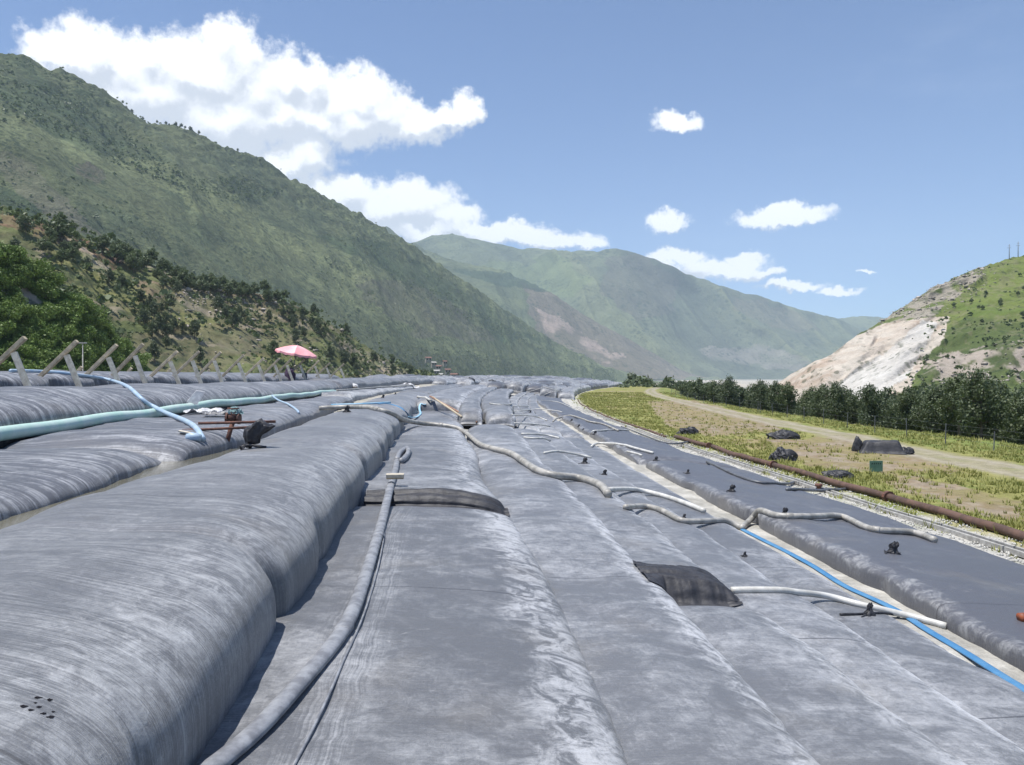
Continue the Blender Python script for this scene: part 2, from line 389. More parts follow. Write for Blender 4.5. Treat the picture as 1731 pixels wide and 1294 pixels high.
def to_px(P):
    P = np.asarray(P, float).reshape(-1, 3); x = P[:, 0]; y = P[:, 1]; z = P[:, 2]-EYE
    f = y*math.cos(PITCH)-z*math.sin(PITCH); up = y*math.sin(PITCH)+z*math.cos(PITCH); f = np.where(f > .01, f, .01)
    return 865.5+F*x/f, 647-F*up/f
def inpoly(u, v, poly):
    u = np.asarray(u); v = np.asarray(v); c = np.zeros(u.shape, bool); n = len(poly)
    for i in range(n):
        x1, y1 = poly[i]; x2, y2 = poly[(i+1) % n]
        if y1 == y2: continue
        k = ((y1 > v) != (y2 > v)) & (u < (x2-x1)*(v-y1)/(y2-y1)+x1); c ^= k
    return c

# ------------------------------------------------------------------ dike and valley floor
def patch(U, Vv, poly, warp=6, seed=0, s=.06):
    return inpoly(U+warp*fbm(U*s, Vv*s*2, seed, 3), Vv+warp*.5*fbm(U*s, Vv*s*2, seed+9, 3), poly).astype(float)
Ys = np.concatenate([np.linspace(-6, 1, 10), np.geomspace(1.3, 255, 420)]); Ts = np.concatenate([np.linspace(-60, 4, 50), np.linspace(4.2, 26, 180), np.linspace(26.5, 95, 45)])
YY, TT = np.meshgrid(Ys, Ts, indexing='ij'); Z = dike_z(TT, YY)
X = XT(TT, YY)
rough = ss(TT, 8.3, 9)*(fbm(X*.5, YY*.5, 3, 5)*.07)+ss(TT, 21, 24)*fbm(X*.3, YY*.3, 5, 5)*.25+(TT < 6)*fbm(X*2, YY*2, 4, 3)*.02
Z = Z+rough
V = np.stack([X, YY, Z], -1).reshape(-1, 3); U_, V_ = to_px(V); U_ = U_.reshape(X.shape); V_ = V_.reshape(X.shape)
n1 = fbm(X*.22, YY*.22, 11, 5); n2 = fbm(X*1.1, YY*1.1, 12, 5); n3 = fbm(X*4, YY*4, 13, 3)
def C3(*c): return np.array(c, float)
col = np.zeros(X.shape+(3,)); col[:] = C3(.22, .215, .075)
def lay(mask, c):
    global col
    mask = np.clip(mask, 0, 1)[..., None]; col = col*(1-mask)+C3(*c)*mask
lay(ss(n1+.6*n2, -.05, .35)*.8, (.29, .26, .10))
lay(ss(n2+.5*n3, .12, .4)*.55, (.11, .16, .035))
brown = patch(U_, V_, [(1093,680),(1180,676),(1260,700),(1330,728),(1200,738),(1130,722),(1110,700)], 8, 21)
brown = np.maximum(brown, patch(U_, V_, [(1290,742),(1420,738),(1560,775),(1640,800),(1480,800),(1370,790),(1330,765)], 12, 22))
brown = np.maximum(brown, patch(U_, V_, [(1500,800),(1600,815),(1731,850),(1731,885),(1640,868),(1570,840),(1480,815)], 12, 23))
brown = np.maximum(brown, ss(n1-.3*n2, .22, .4)*(TT > 11))
lay(brown*(.42+.5*np.clip(n2+.5, 0, 1)), (.22, .16, .11)); lay(brown*ss(n3+n2, .0, .5)*.5, (.30, .26, .21))
# track
tt = np.interp(YY, [0, 23, 28, 38, 49, 72, 89, 130, 250], [16.0, 16.7, 16.9, 18.2, 18.9, 20.4, 21.0, 21, 21])
tr = ss(np.abs(TT-tt)+.5*n2, 1.35, .7); lay(tr*.75, (.27, .24, .18)); lay(tr*ss(n2+n3, 0, .5)*.5, (.35, .31, .26)); lay(ss(np.abs(TT-tt), .35, .1)*ss(n2, -.2, .2)*.6, (.20, .20, .09)); lay(ss(np.abs(np.abs(TT-tt)-.65), .25, .1)*.3*tr, (.38, .34, .28))
vg = ss(TT-tt, 1.4, 1.9)*(1-ss(TT, 25, 27)); lay(vg*.8*ss(n2, -.4, .1), (.15, .19, .055))
# white spoil beside the heap and under the tubes
w = ss(TT+.55*n2+.3*n3, 9.75, 9.0); lay(w, (.44, .425, .385)); lay(w*ss(n2+n3, .1, .45)*.45*(TT > 8.3), (.22, .24, .12))
lay((TT < 8.0)*ss(n3+n2, -.3, .3)*.8, (.30, .29, .26)); lay((TT < -3.2)*.5, (.30, .28, .23))
lay(ss(TT, 25, 28), (.07, .09, .035))
dm = terrain_mat('dike_earth', 2.4, None, .05, .50)
dk = mk('embankment_ground', V, grid_faces(*X.shape), dm, col=col.reshape(-1, 3)); dk['kind'] = 'structure'
add_bvh(V, grid_faces(*X.shape))

xs = np.linspace(-2600, 2600, 160); ys = np.concatenate([np.linspace(-700, 0, 12), np.geomspace(10, 6200, 160)])
XX, YG = np.meshgrid(xs, ys, indexing='ij'); ZZ = -12.5+fbm(XX*.01, YG*.01, 33, 4)*.5
V = np.stack([XX, YG, ZZ], -1).reshape(-1, 3); U_, V_ = to_px(V); U_ = U_.reshape(XX.shape); V_ = V_.reshape(XX.shape)
col = np.zeros(XX.shape+(3,)); col[:] = C3(.07, .10, .04)
q = fbm(XX*.006, YG*.006, 44, 5); lay(ss(q, -.1, .3), (.11, .13, .06))
riv = ss(np.abs(XX-(YG*.29+30+60*vn(YG*.002, 0, 5)))/(40+YG*.085), 1.15, .9); lay(riv*(YG > 300), (.40, .36, .30)); lay(riv*(YG > 300)*ss(q, 0, .25)*.7, (.20, .20, .17))
vf = mk('valley_floor_ground', V, grid_faces(*XX.shape), terrain_mat('valley_earth', .05, None, .3, .3), col=col.reshape(-1, 3)); vf['kind'] = 'structure'

# ------------------------------------------------------------------ mountains
def mountain(name, ridge, foot, nu, nv, amp, gul, colfn, mat, seed, back=None, prof=1.0, gdepth=1.0, jag=.004):
    a = np.linspace(0, 1, nu); k = np.linspace(0, 1, len(ridge))
    rp = []
    for (u, v, Y) in ridge:
        d = ray(u, v); s = Y/d.y; rp.append((d.x*s, Y, EYE+d.z*s))
    rp = np.array(rp); fp = np.array(foot, float)
    def itp(P):
        Pd = np.stack([np.interp(a, k, P[:, i]) for i in range(3)], 1)
        w = max(3, nu//60)|1; ker = np.hanning(w+2)[1:-1]; ker /= ker.sum()
        return np.stack([np.convolve(np.pad(Pd[:, i], w//2, mode='reflect', reflect_type='odd'), ker, 'valid') for i in range(3)], 1)
    rr = itp(rp); ff = itp(fp)
    j = np.linspace(0, 1, nv)**1.15
    P = rr[:, None]*(1-j)[None, :, None]+ff[:, None]*j[None, :, None]
    hgt = rr[:, 2]-ff[:, 2]
    P[..., 2] = ff[:, None, 2]+hgt[:, None]*(1-j[None, :])**prof
    dr = ff-rr; hl = np.linalg.norm(dr[:, :2], axis=1)+1e-6
    al = np.cumsum(np.r_[0, np.linalg.norm(np.diff((rr+ff)/2, axis=0)[:, :2], axis=1)])
    A = al[:, None]+0*j[None]; D = hl[:, None]*j[None]
    win = ss(j, 0, .12)[None]*(1-.6*ss(j, .8, 1))[None]
    skew = A-.55*D+gul*.6*fbm(A/gul/2, D/gul/2, seed+50, 3)
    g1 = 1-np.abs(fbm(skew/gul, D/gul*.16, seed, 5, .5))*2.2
    g2 = fbm(skew/gul*.35, D/gul*.2, seed+7, 4)
    g3 = fbm(P[..., 0]/gul*4, P[..., 1]/gul*4, seed+11, 4)
    dz = (g1*.42*gdepth+g2*1.0+g3*.12)*amp*win
    nx = (dr[:, 0]/hl)[:, None]; ny = (dr[:, 1]/hl)[:, None]
    P[..., 0] += nx*dz*.75; P[..., 1] += ny*dz*.75; P[..., 2] += dz*.8
    P[..., 2] += jag*hgt[:, None]*fbm(A/gul*6, D/gul*6, seed+3, 4)*(1-ss(j, .0, .3))[None]*6
    # far side
    nb = max(8, nv//8); jb = np.linspace(1, 0, nb, endpoint=False)
    B = P[:, :1].repeat(nb, 1).copy(); bl = (back or hl.mean()*.8)
    B[..., 0] -= nx*bl*jb[None]; B[..., 1] -= ny*bl*jb[None]; B[..., 2] -= (hgt[:, None])*(jb[None]**1.3)
    B[..., 2] += fbm(B[..., 0]/gul, B[..., 1]/gul, seed+21, 4)*amp*.6*ss(jb, 0, .3)[None]
    G = np.concatenate([B, P], 1); n2v = G.shape[1]
    u, v = to_px(G); u = u.reshape(G.shape[:2]); v = v.reshape(G.shape[:2])
    gg = np.concatenate([np.zeros((nu, nb)), g1], 1); hz = (G[..., 2]-ff[:, None, 2])/np.maximum(hgt[:, None], 1)
    c = colfn(G, u, v, gg, hz)
    o = mk(name, G.reshape(-1, 3), grid_faces(nu, n2v), mat, col=c.reshape(-1, 3)); o['kind'] = 'structure'
    return o, G, (rr, ff)
def base_col(shape, c):
    z = np.zeros(shape+(3,)); z[:] = C3(*c); return z
def over(c, mask, k):
    m = np.clip(mask, 0, 1)[..., None]; return c*(1-m)+C3(*k)*m

def col_m1(G, u, v, g, h):
    x, y, z = G[..., 0], G[..., 1], G[..., 2]
    a = fbm(x*.006, z*.012+y*.004, 101, 5); b_ = fbm(x*.03, y*.02+z*.03, 102, 5)
    c = base_col(x.shape, (.112, .130, .066))
    c = over(c, ss(a+.4*b_, -.05, .3)*.75, (.165, .188, .092))
    c = over(c, ss(b_-.3*a, .1, .4)*.6, (.065, .088, .05))
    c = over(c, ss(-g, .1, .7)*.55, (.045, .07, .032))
    lower = ss(v-(330+.36*u), 10, 130)*ss(u, 420, 700)
    c = over(c, lower*.7*ss(b_+.5*g, -.4, .4), (.140, .120, .098))
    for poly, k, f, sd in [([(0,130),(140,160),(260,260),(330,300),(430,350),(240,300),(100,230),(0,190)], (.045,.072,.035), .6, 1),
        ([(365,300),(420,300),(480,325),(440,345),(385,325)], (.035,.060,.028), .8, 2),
        ([(0,310),(50,330),(70,360),(40,365),(0,350)], (.03,.055,.03), .8, 3),
        ([(125,285),(165,280),(180,300),(150,315),(130,305)], (.12,.10,.09), .8, 4),
        ([(0,250),(60,290),(130,360),(170,400),(110,390),(40,330),(0,290)], (.14,.125,.10), .6, 5),
        ([(600,470),(700,480),(800,540),(860,580),(800,590),(700,560),(600,500)], (.12,.105,.088), .55, 6),
        ([(530,400),(640,410),(700,440),(760,470),(840,530),(880,560),(940,600),(860,570),(760,510),(640,450),(560,425)], (.045,.075,.035), .7, 7),
        ([(560,540),(720,590),(830,610),(980,640),(600,640)], (.075,.085,.045), .6, 8),
        ([(200,260),(330,290),(430,360),(560,420),(650,470),(600,480),(450,420),(330,350),(220,300)], (.18,.20,.095), .7, 9)]:
        c = over(c, patch(u, v, poly, 26, 300+sd, .02)*f*(.6+.4*np.clip(b_*2+.5, 0, 1)), k)
    return c
RAYF = lambda u, Y, z=-13: (((u-865.5)/F)*Y, Y, z)
m1mat = terrain_mat('green_mountain', .03, [(.13, .46, (.042, .062, .032), .8), (.28, .46, (.05, .07, .035), .75)], 9, .85)
m1 = mountain('mountain_left', [(-900,-160,650),(-400,-30,760),(0,85,900),(80,110,940),(150,140,980),(240,202,1040),(310,215,1080),(370,240,1130),(430,266,1180),(530,322,1270),(600,356,1340),(640,380,1400),(690,410,1480),(785,474,1650),(860,528,1850),(938,578,2100),(1037,628,2500),(1120,642,2900)],
    [RAYF(-3000,180),RAYF(-1500,250),RAYF(-400,330),RAYF(-250,360),RAYF(-100,400),RAYF(60,450),RAYF(180,520),RAYF(300,600),RAYF(400,680),RAYF(520,780),RAYF(600,880),RAYF(660,960),RAYF(720,1080),RAYF(800,1300),RAYF(880,1550),RAYF(960,1900),RAYF(1060,2400),RAYF(1150,2850)],
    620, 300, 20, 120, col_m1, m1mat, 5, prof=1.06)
def col_m2(G, u, v, g, h):
    x, y, z = G[..., 0], G[..., 1], G[..., 2]; b_ = fbm(x*.01, y*.006+z*.02, 112, 5)
    c = base_col(x.shape, (.12, .14, .075)); c = over(c, ss(b_, -.1, .3)*.7, (.08, .10, .06))
    c = over(c, patch(u, v, [(880,480),(960,500),(1020,540),(1190,640),(900,640),(900,560)], 20, 401, .02)*.75, (.155, .125, .105))
    c = over(c, patch(u, v, [(905,520),(935,525),(975,560),(1060,610),(1000,610),(950,580),(915,555)], 18, 402, .04)*ss(b_+.6*fbm(u*.08, v*.02, 9, 4), -.1, .35)*.9, (.30, .235, .20))
    c = over(c, patch(u, v, [(760,455),(860,460),(930,480),(920,495),(830,480)], 10, 403, .04)*.8, (.04, .065, .04))
    return c
m2mat = terrain_mat('spur_mountain', .02, [(.06, .42, (.03, .05, .03), .7), (.15, .4, (.035, .05, .03), .6)], 8, .5)
mountain('mountain_spur', [(640,380,2900),(720,424,2950),(760,440,2950),(850,458,2950),(890,476,2950),(940,500,2950),(985,532,2950),(1050,566,3000),(1110,600,3050),(1150,625,3100),(1200,643,3200)],
    [RAYF(500,1500),RAYF(620,1700),RAYF(700,1900),RAYF(780,2050),RAYF(840,2150),RAYF(900,2250),RAYF(980,2350),RAYF(1040,2450),RAYF(1110,2600),RAYF(1170,2800),RAYF(1225,3050)],
    300, 180, 30, 220, col_m2, m2mat, 15, prof=1.0)
def col_m3(G, u, v, g, h):
    x, y, z = G[..., 0], G[..., 1], G[..., 2]; b_ = fbm(x*.004, y*.003+z*.01, 122, 5)
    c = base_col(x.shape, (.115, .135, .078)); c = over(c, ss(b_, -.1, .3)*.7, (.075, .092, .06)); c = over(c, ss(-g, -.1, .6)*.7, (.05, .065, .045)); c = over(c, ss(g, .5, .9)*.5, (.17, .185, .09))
    c = over(c, patch(u, v, [(1020,440),(1090,430),(1140,470),(1150,520),(1080,540),(1010,500)], 24, 501, .02)*.7, (.10, .095, .07))
    c = over(c, patch(u, v, [(1230,500),(1330,520),(1400,560),(1300,560)], 24, 502, .02)*.5, (.14, .125, .09))
    c = over(c, patch(u, v, [(1180,590),(1290,580),(1380,610),(1340,625),(1220,625)], 14, 503, .04)*ss(b_, -.2, .2)*.6, (.22, .20, .17))
    c = over(c, patch(u, v, [(760,470),(960,420),(1000,480),(900,530),(800,500)], 30, 504, .02)*.5, (.14, .18, .07))
    return c
m3mat = terrain_mat('far_mountain', .012, [(.03, .42, (.03, .05, .03), .7), (.07, .40, (.035, .05, .03), .6)], 16, .5)
mountain('mountain_far', [(560,470,4400),(640,440,4400),(697,410,4400),(730,397,4400),(765,394,4400),(810,408,4350),(870,417,4300),(960,424,4200),(1010,424,4100),(1060,422,4050),(1110,440,4000),(1150,459,4000),(1200,476,4050),(1230,486,4100),(1300,507,4200),(1370,527,4350),(1420,541,4500),(1480,570,4700),(1560,610,5000)],
    [RAYF(600,3000),RAYF(660,3000),RAYF(700,3000),RAYF(750,3000),RAYF(800,3000),RAYF(850,3000),RAYF(900,3000),RAYF(950,3050),RAYF(1000,3100),RAYF(1060,3150),RAYF(1110,3150),RAYF(1160,3200),RAYF(1210,3250),RAYF(1260,3300),RAYF(1310,3350),RAYF(1370,3400),RAYF(1430,3500),RAYF(1500,3700),RAYF(1600,4200)],
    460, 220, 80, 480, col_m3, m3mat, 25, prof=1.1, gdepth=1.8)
mountain('mountain_farthest', [(1300,545,5400),(1400,543,5400),(1430,538,5400),(1470,536,5400),(1500,538,5400),(1600,548,5400),(1750,530,5400),(1950,500,5400)],
    [RAYF(1250,4300),RAYF(1350,4300),RAYF(1420,4300),RAYF(1480,4300),RAYF(1550,4300),RAYF(1650,4300),RAYF(1800,4300),RAYF(2050,4300)],
    160, 60, 60, 300, col_m3, m3mat, 35, back=500)

def col_r(G, u, v, g, h):
    x, y, z = G[..., 0], G[..., 1], G[..., 2]; b_ = fbm(x*.05, y*.03+z*.06, 132, 5); f_ = fbm(x*.2, z*.25+y*.1, 133, 4)
    c = base_col(x.shape, (.105, .135, .042)); c = over(c, ss(b_, -.1, .3)*.6, (.065, .09, .035))
    c = over(c, patch(u, v, [(1560,560),(1600,500),(1650,455),(1731,425),(1950,360),(1950,560),(1731,545),(1640,535)], 12, 601, .03)*.9, (.135, .165, .045)); c = over(c, ss(f_+b_, .0, .5)*.5*(v < 560), (.09, .11, .04)); c = over(c, ss(fbm(x*.35, y*.35, 139, 4), .1, .3)*.4, (.19, .17, .11))
    c = over(c, patch(u, v, [(1600,520),(1700,480),(1800,470),(1800,530),(1650,535)], 14, 602, .04)*.5*ss(b_, -.2, .2), (.10, .15, .03))
    rk = patch(u, v, [(1440,700),(1400,600),(1480,550),(1560,493),(1640,455),(1665,462),(1600,520),(1560,545),(1480,600)], 10, 603, .05)
    c = over(c, rk*ss(f_+.4*b_, -.25, .1)*.85, (.30, .265, .225)); 
    rk = patch(u, v, [(1560,600),(1640,590),(1731,575),(1950,560),(1950,640),(1731,640),(1600,690),(1560,660)], 16, 604, .05)
    c = over(c, rk*ss(f_+.5*b_, .0, .2)*.9, (.34, .29, .25)); c = over(c, rk*ss(-f_, .0, .25)*.5, (.05, .07, .03))
    sc = patch(u, v, [(1150,760),(1200,560),(1345,600),(1345,630),(1375,606),(1415,596),(1440,570),(1480,552),(1520,545),(1565,536),(1605,536),(1590,580),(1560,610),(1540,645),(1530,700),(1500,760)], 7, 605, .05)
    c = over(c, sc, (.44, .385, .32)); c = over(c, sc*ss(f_, -.15, .25)*.7, (.33, .25, .19)); c = over(c, sc*ss(b_, 0, .3)*.5, (.50, .46, .40))
    wh = patch(u, v, [(1350,720),(1400,660),(1460,618),(1520,580),(1560,540),(1585,548),(1560,595),(1535,640),(1480,670),(1440,740)], 6, 606, .05)
    wh = np.clip(wh*(.65+.5*ss(fbm(x*.12, z*.1, 138, 4), -.3, .3)), 0, 1); c = over(c, wh*.9, (.52, .505, .47)); c = over(c, wh*ss(b_, -.05, .3)*.5, (.40, .375, .34))
    return c
mrmat = terrain_mat('right_hill', .12, [(.30, .40, (.035, .055, .025), .6)], 1.2, .36)
mr = mountain('hill_right', [(1290,668,300),(1330,664,310),(1345,640,315),(1370,614,320),(1400,604,325),(1420,590,330),(1450,566,335),(1480,550,345),(1530,516,360),(1580,486,380),(1640,458,400),(1665,449,410),(1731,433,430),(1850,400,450),(2100,350,450),(2600,330,420),(3200,330,330)],
    [(145,262,-13),RAYF(1415,258),RAYF(1420,250),RAYF(1430,242),RAYF(1440,236),RAYF(1450,230),RAYF(1465,224),RAYF(1485,216),RAYF(1520,208),RAYF(1570,196),RAYF(1620,186),RAYF(1680,176),RAYF(1780,164),RAYF(1980,150),RAYF(2500,120),RAYF(3800,80),RAYF(6000,50)],
    420, 220, 4.5, 22, col_r, mrmat, 45, prof=1.0, gdepth=2.2, jag=.003)

def col_l(G, u, v, g, h):
    x, y, z = G[..., 0], G[..., 1], G[..., 2]; b_ = fbm(x*.05, y*.03+z*.06, 142, 5); f_ = fbm(x*.18, z*.3+y*.1, 143, 4)
    c = base_col(x.shape, (.135, .15, .062)); c = over(c, ss(b_, -.1, .3)*.6, (.07, .09, .032))
    c = over(c, patch(u, v, [(480,500),(600,540),(720,640),(400,640),(420,560)], 20, 709, .03)*.6*ss(f_, -.3, .2), (.165, .145, .09))
    c = over(c, patch(u, v, [(430,600),(560,560),(640,600),(700,640),(430,640)], 20, 712, .03)*.7*ss(b_, -.3, .2), (.13, .155, .045))
    for poly, k, f in [([(0,355),(60,372),(140,405),(230,440),(240,455),(180,445),(120,420),(60,395),(0,380)], (.21,.12,.085), .75),
        ([(110,400),(140,410),(190,465),(190,485),(150,450)], (.42,.34,.26), .7), ([(160,425),(240,440),(250,460),(190,455)], (.12,.065,.05), .8),
        ([(0,395),(90,400),(140,470),(100,480),(0,440)], (.10,.085,.06), .5),
        ([(220,470),(320,490),(300,510),(230,495)], (.23,.15,.11), .6), ([(240,500),(280,500),(300,560),(260,560)], (.25,.175,.125), .6),
        ([(380,480),(430,485),(470,520),(450,520),(390,498)], (.30,.20,.14), .8), ([(370,555),(440,545),(440,600),(380,600)], (.20,.165,.14), .6),
        ([(540,555),(640,600),(700,640),(640,635),(560,590)], (.30,.25,.20), .6), ([(80,420),(200,470),(320,530),(420,560),(380,580),(200,520),(100,470)], (.21,.205,.08), .75)]:
        c = over(c, patch(u, v, poly, 14, 710+len(poly), .05)*f*(.5+.6*ss(f_, -.3, .3)), k)
    ter = (np.sin(z*1.6+2*b_) > .55)*ss(b_, -.2, .2)
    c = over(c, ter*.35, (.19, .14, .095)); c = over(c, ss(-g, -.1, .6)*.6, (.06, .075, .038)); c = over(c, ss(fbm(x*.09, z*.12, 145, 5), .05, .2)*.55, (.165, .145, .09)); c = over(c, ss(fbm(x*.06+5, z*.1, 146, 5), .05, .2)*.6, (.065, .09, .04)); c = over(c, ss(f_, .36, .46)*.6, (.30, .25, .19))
    return c
mlmat = terrain_mat('left_spur', .12, [(.9, .42, (.05, .075, .032), .6), (.35, .42, (.05, .075, .035), .65)], 1.2, .5)
ml = mountain('hill_left', [(-900,200,150),(-300,280,170),(0,352,200),(60,368,205),(120,390,212),(170,415,218),(240,446,226),(330,478,236),(400,492,246),(480,506,258),(560,548,275),(620,586,295),(680,622,320),(730,641,345),(800,655,380)],
    [RAYF(-5000,50),RAYF(-2200,60),RAYF(-700,85),RAYF(-450,90),RAYF(-250,98),RAYF(-80,106),RAYF(60,116),RAYF(180,126),RAYF(280,138),RAYF(380,150),RAYF(480,166),RAYF(570,190),RAYF(640,225),RAYF(700,270),RAYF(770,330)],
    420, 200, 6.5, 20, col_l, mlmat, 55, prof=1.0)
def col_n(G, u, v, g, h):
    x, y, z = G[..., 0], G[..., 1], G[..., 2]; b_ = fbm(x*.1, y*.08+z*.1, 152, 5)
    c = base_col(x.shape, (.055, .095, .022)); c = over(c, ss(b_, -.1, .3)*.6, (.09, .13, .035))
    c = over(c, patch(u, v, [(0,475),(40,480),(80,520),(60,535),(0,500)], 8, 801, .05)*.9, (.33, .29, .26))
    c = over(c, patch(u, v, [(150,590),(215,585),(215,612),(150,612)], 8, 802, .05)*.9, (.40, .35, .27))
    return c
mn = mountain('hill_near', [(-1200,330,70),(-400,370,80),(0,424,92),(30,438,94),(60,462,96),(100,492,98),(130,518,100),(160,545,103),(190,575,107),(220,600,112),(260,628,118),(330,645,125)],
    [RAYF(-4500,25,-11),RAYF(-1500,38,-11),RAYF(-500,52,-11),RAYF(-420,54,-11),RAYF(-300,57,-11),RAYF(-200,60,-11),RAYF(-100,64,-11),RAYF(0,70,-11),RAYF(80,78,-11),RAYF(150,86,-11),RAYF(220,98,-11),RAYF(320,115,-11)],
    200, 110, 1.6, 9, col_n, terrain_mat('near_hill', .3, [(.8, .45, (.03, .055, .018), .7)], .5, .3), 65)

# ------------------------------------------------------------------ geotextile tubes
def knots(K):
    if isinstance(K, (int, float)): K = [(0, K)]
    a = np.array([k[0] for k in K], float); b_ = np.array([k[1] for k in K], float)
    return lambda y: np.interp(y, a, b_)
TUBES = []
def tube(label, L, Rr, hb, ht, Y0, Y1, mat='fab', group=None, tilt=0.0, pinch=(), seed=1, step=None, n=34, th=118, ex=.75, ez=.68, und=.03, rib=.006, e0=.5, e1=.5, sw=0.0, autop=0.0, pl=1.4):
    L, Rr = knots(L), knots(Rr); hbf, htf = knots(hb), knots(ht)
    S = [Y0]
    while S[-1] < Y1: S.append(S[-1]+(step or max(.05, .014*S[-1])))
    S[-1] = Y1; S = np.array(S); m = len(S); rnd = random.Random(seed)
    # extra end rings
    for q in (.015, .05, .12, .22): S = np.append(S, [Y0+q*e0, Y1-q*e1])
    S = np.unique(S); m = len(S)
    th_ = np.radians(np.linspace(-th, th, n)); sn = np.sign(np.sin(th_))*np.abs(np.sin(th_))**ex; cs = np.sign(np.cos(th_))*np.abs(np.cos(th_))**ez
    zn = (cs-cs.min())/(1-cs.min())
    Sg, Sn = np.meshgrid(S, sn, indexing='ij'); Zn = np.broadcast_to(zn, Sg.shape)
    l = L(S); r = Rr(S); a = (r-l)/2*(1+.03*vn(S*.6, seed, seed)); c = (r+l)/2+.03*vn(S*.35, seed+3.3, seed)+sw*vn(S*.15, seed+9, seed)
    d0 = np.clip((S-Y0)/e0, 0, 1); d1 = np.clip((Y1-S)/e1, 0, 1); e = np.sqrt(np.clip(1-(1-d0)**2, 0, 1))*np.sqrt(np.clip(1-(1-d1)**2, 0, 1))
    e = .10+.90*e; ae = .88+.12*e
    H = (hbf(S)-htf(S))
    t = c[:, None]+a[:, None]*ae[:, None]*Sn
    zb = EYE-hbf(S)
    z = zb[:, None]+(H*e)[:, None]*Zn+tilt*Sn*(.2+.8*e[:, None])
    side = np.abs(Sn)**2.5
    P = list(pinch)
    if autop:
        y = Y0+rnd.uniform(.3, 1)*pl
        while y < Y1-.3: P.append((y, autop*rnd.uniform(.3, 1.2), rnd.uniform(.10, .22)*max(1, pl/2))); y += rnd.uniform(.6, 1.6)*pl
    for (s0, dp, wd) in P:
        sc = s0+.25*wd*vn(Zn*3, s0, 5)-.3*(1-Zn)*wd
        k = 1/(1+((Sg-sc)/wd)**2*1.0)*np.exp(-((Sg-sc)/(wd*3))**2)
        t = t-np.sign(Sn)*dp*k*side*(.35+.65*ss(Zn, 1.0, .5)); z = z-dp*.30*k*Zn+(.6*dp*k*(1-Zn) if dp > .3 else 0)
    un = und*(1.3*vn(Sg*.55, t*.8+seed, seed)+.7*vn(Sg*1.5, t*1.7, seed+1)+.3*vn(Sg*4.3, t*2.7, seed+2))
    z = z+un*ss(Zn, .1, .6)
    # transverse ribs / wrinkles
    wr = rib*(np.sin(Sg*17+3*vn(Sg*.7, Sn, seed)+1.5*Sn)*.5+vn(Sg*9, Sn*1.2, seed+5)+.8*vn(Sg*21+Sn*2, Sn*2, seed+6))*(.35+1.0*side)
    t = t+np.sign(Sn)*wr*side; z = z+wr*Zn*.9
    X = XT(t, Sg); V = np.stack([X, Sg, z], -1)
    ds = np.linalg.norm(np.diff(V, axis=1), axis=2); arc = np.concatenate([np.zeros((m, 1)), np.cumsum(ds, 1)], 1)
    Fq = grid_faces(m, n); Vf = V.reshape(-1, 3); uv = np.stack([Sg, arc], -1).reshape(-1, 2)
    # end faces
    Fl = [list(map(int, q[::-1])) for q in Fq]+[list(range(n-1, -1, -1))[::-1], list(range((m-1)*n, m*n))[::-1]]
    o = mk('geotextile_tube', Vf, Fl, M[mat], uv=uv)
    at = o.data.attributes.new('across', 'FLOAT', 'POINT'); at.data.foreach_set('value', np.broadcast_to(np.linspace(0, 1, n), (m, n)).astype(np.float32).ravel())
    tag(o, label, 'geotextile tube', group); add_bvh(Vf, Fq); return o

G1 = 'long grey geotextile tubes laid side by side on the heap'
tube('big swollen grey tube filling the lower left, folds along its right side', [(0,-3.7),(12,-3.7),(25,-4.05),(35,-4.6),(52,-5.2)], [(0,-1.12),(2.5,-1.12),(7,-1.28),(15,-1.5),(42,-2.4),(52,-2.7)], 1.95, [(0,1.02),(20,.97),(52,1.05)], -1.5, 52, 'fabring', G1,
     pinch=[(2.9,.05,.05),(5.35,.19,.06),(7.2,.07,.16),(9.6,.06,.10),(11.9,.16,.09),(14.8,.18,.10),(17.5,.12,.12),(20,.2,.18),(23,.1,.2),(26,.22,.22),(30,.18,.2),(33,.22,.25),(37,.25,.25),(41,.22,.3),(44.5,.25,.3),(48,.25,.3)], seed=3, n=80, step=None, und=.03, rib=.003, ez=.68, ex=.78, e1=.9)
tube('wide flat grey tube under the grey hose, its near half', -3.0, [(0,.92),(4,.9),(8,.82),(10.8,.72)], 2.15, 1.72, -1.5, 10.62, 'fabcentre', G1, seed=5, n=60, ez=.62, ex=.74, und=.022, rib=.003, e1=.35, th=105)
tube('flat grey tube past the black crumpled hem, crossed by the pale hose', -3.4, [(10.6,.62),(14,.45),(18,.35),(24,.15),(31,.0),(40,-.2)], 2.15, [(10,1.60),(12,1.64),(40,1.68)], 10.66, 38.6, 'fab', G1, seed=6, n=50, ez=.62, ex=.74, und=.02, rib=.003, e0=.4, th=105)
tube('flat dusty grey tube right of the widest centre tube, pale crest', 0.2, [(0,1.98),(10,1.98),(20,2.0),(30,2.1)], 2.4, [(0,1.93),(12,1.90),(32,1.80)], -1.5, 29.6, 'fab', G1, seed=7, n=50, ez=.66, ex=.76, und=.028, rib=.003, th=105, sw=.04, autop=.03, pl=4)
tube('grey tube ending in front of the black crumpled flap', 1.4, [(0,2.95),(7.5,2.88)], 2.55, 2.08, -1.5, 7.45, 'fab', G1, seed=8, n=46, ez=.66, ex=.76, und=.03, rib=.003, th=105, sw=.04)
tube('grey tube whose black crumpled end flap faces the camera', 1.4, [(7,2.74),(12,2.86),(20,2.9),(30,3.0)], 2.55, [(7,1.98),(9,2.03),(30,2.0)], 7.5, 30, 'fab', G1, seed=9, n=46, ez=.66, ex=.76, und=.03, rib=.003, th=105, sw=.04, e0=.35)
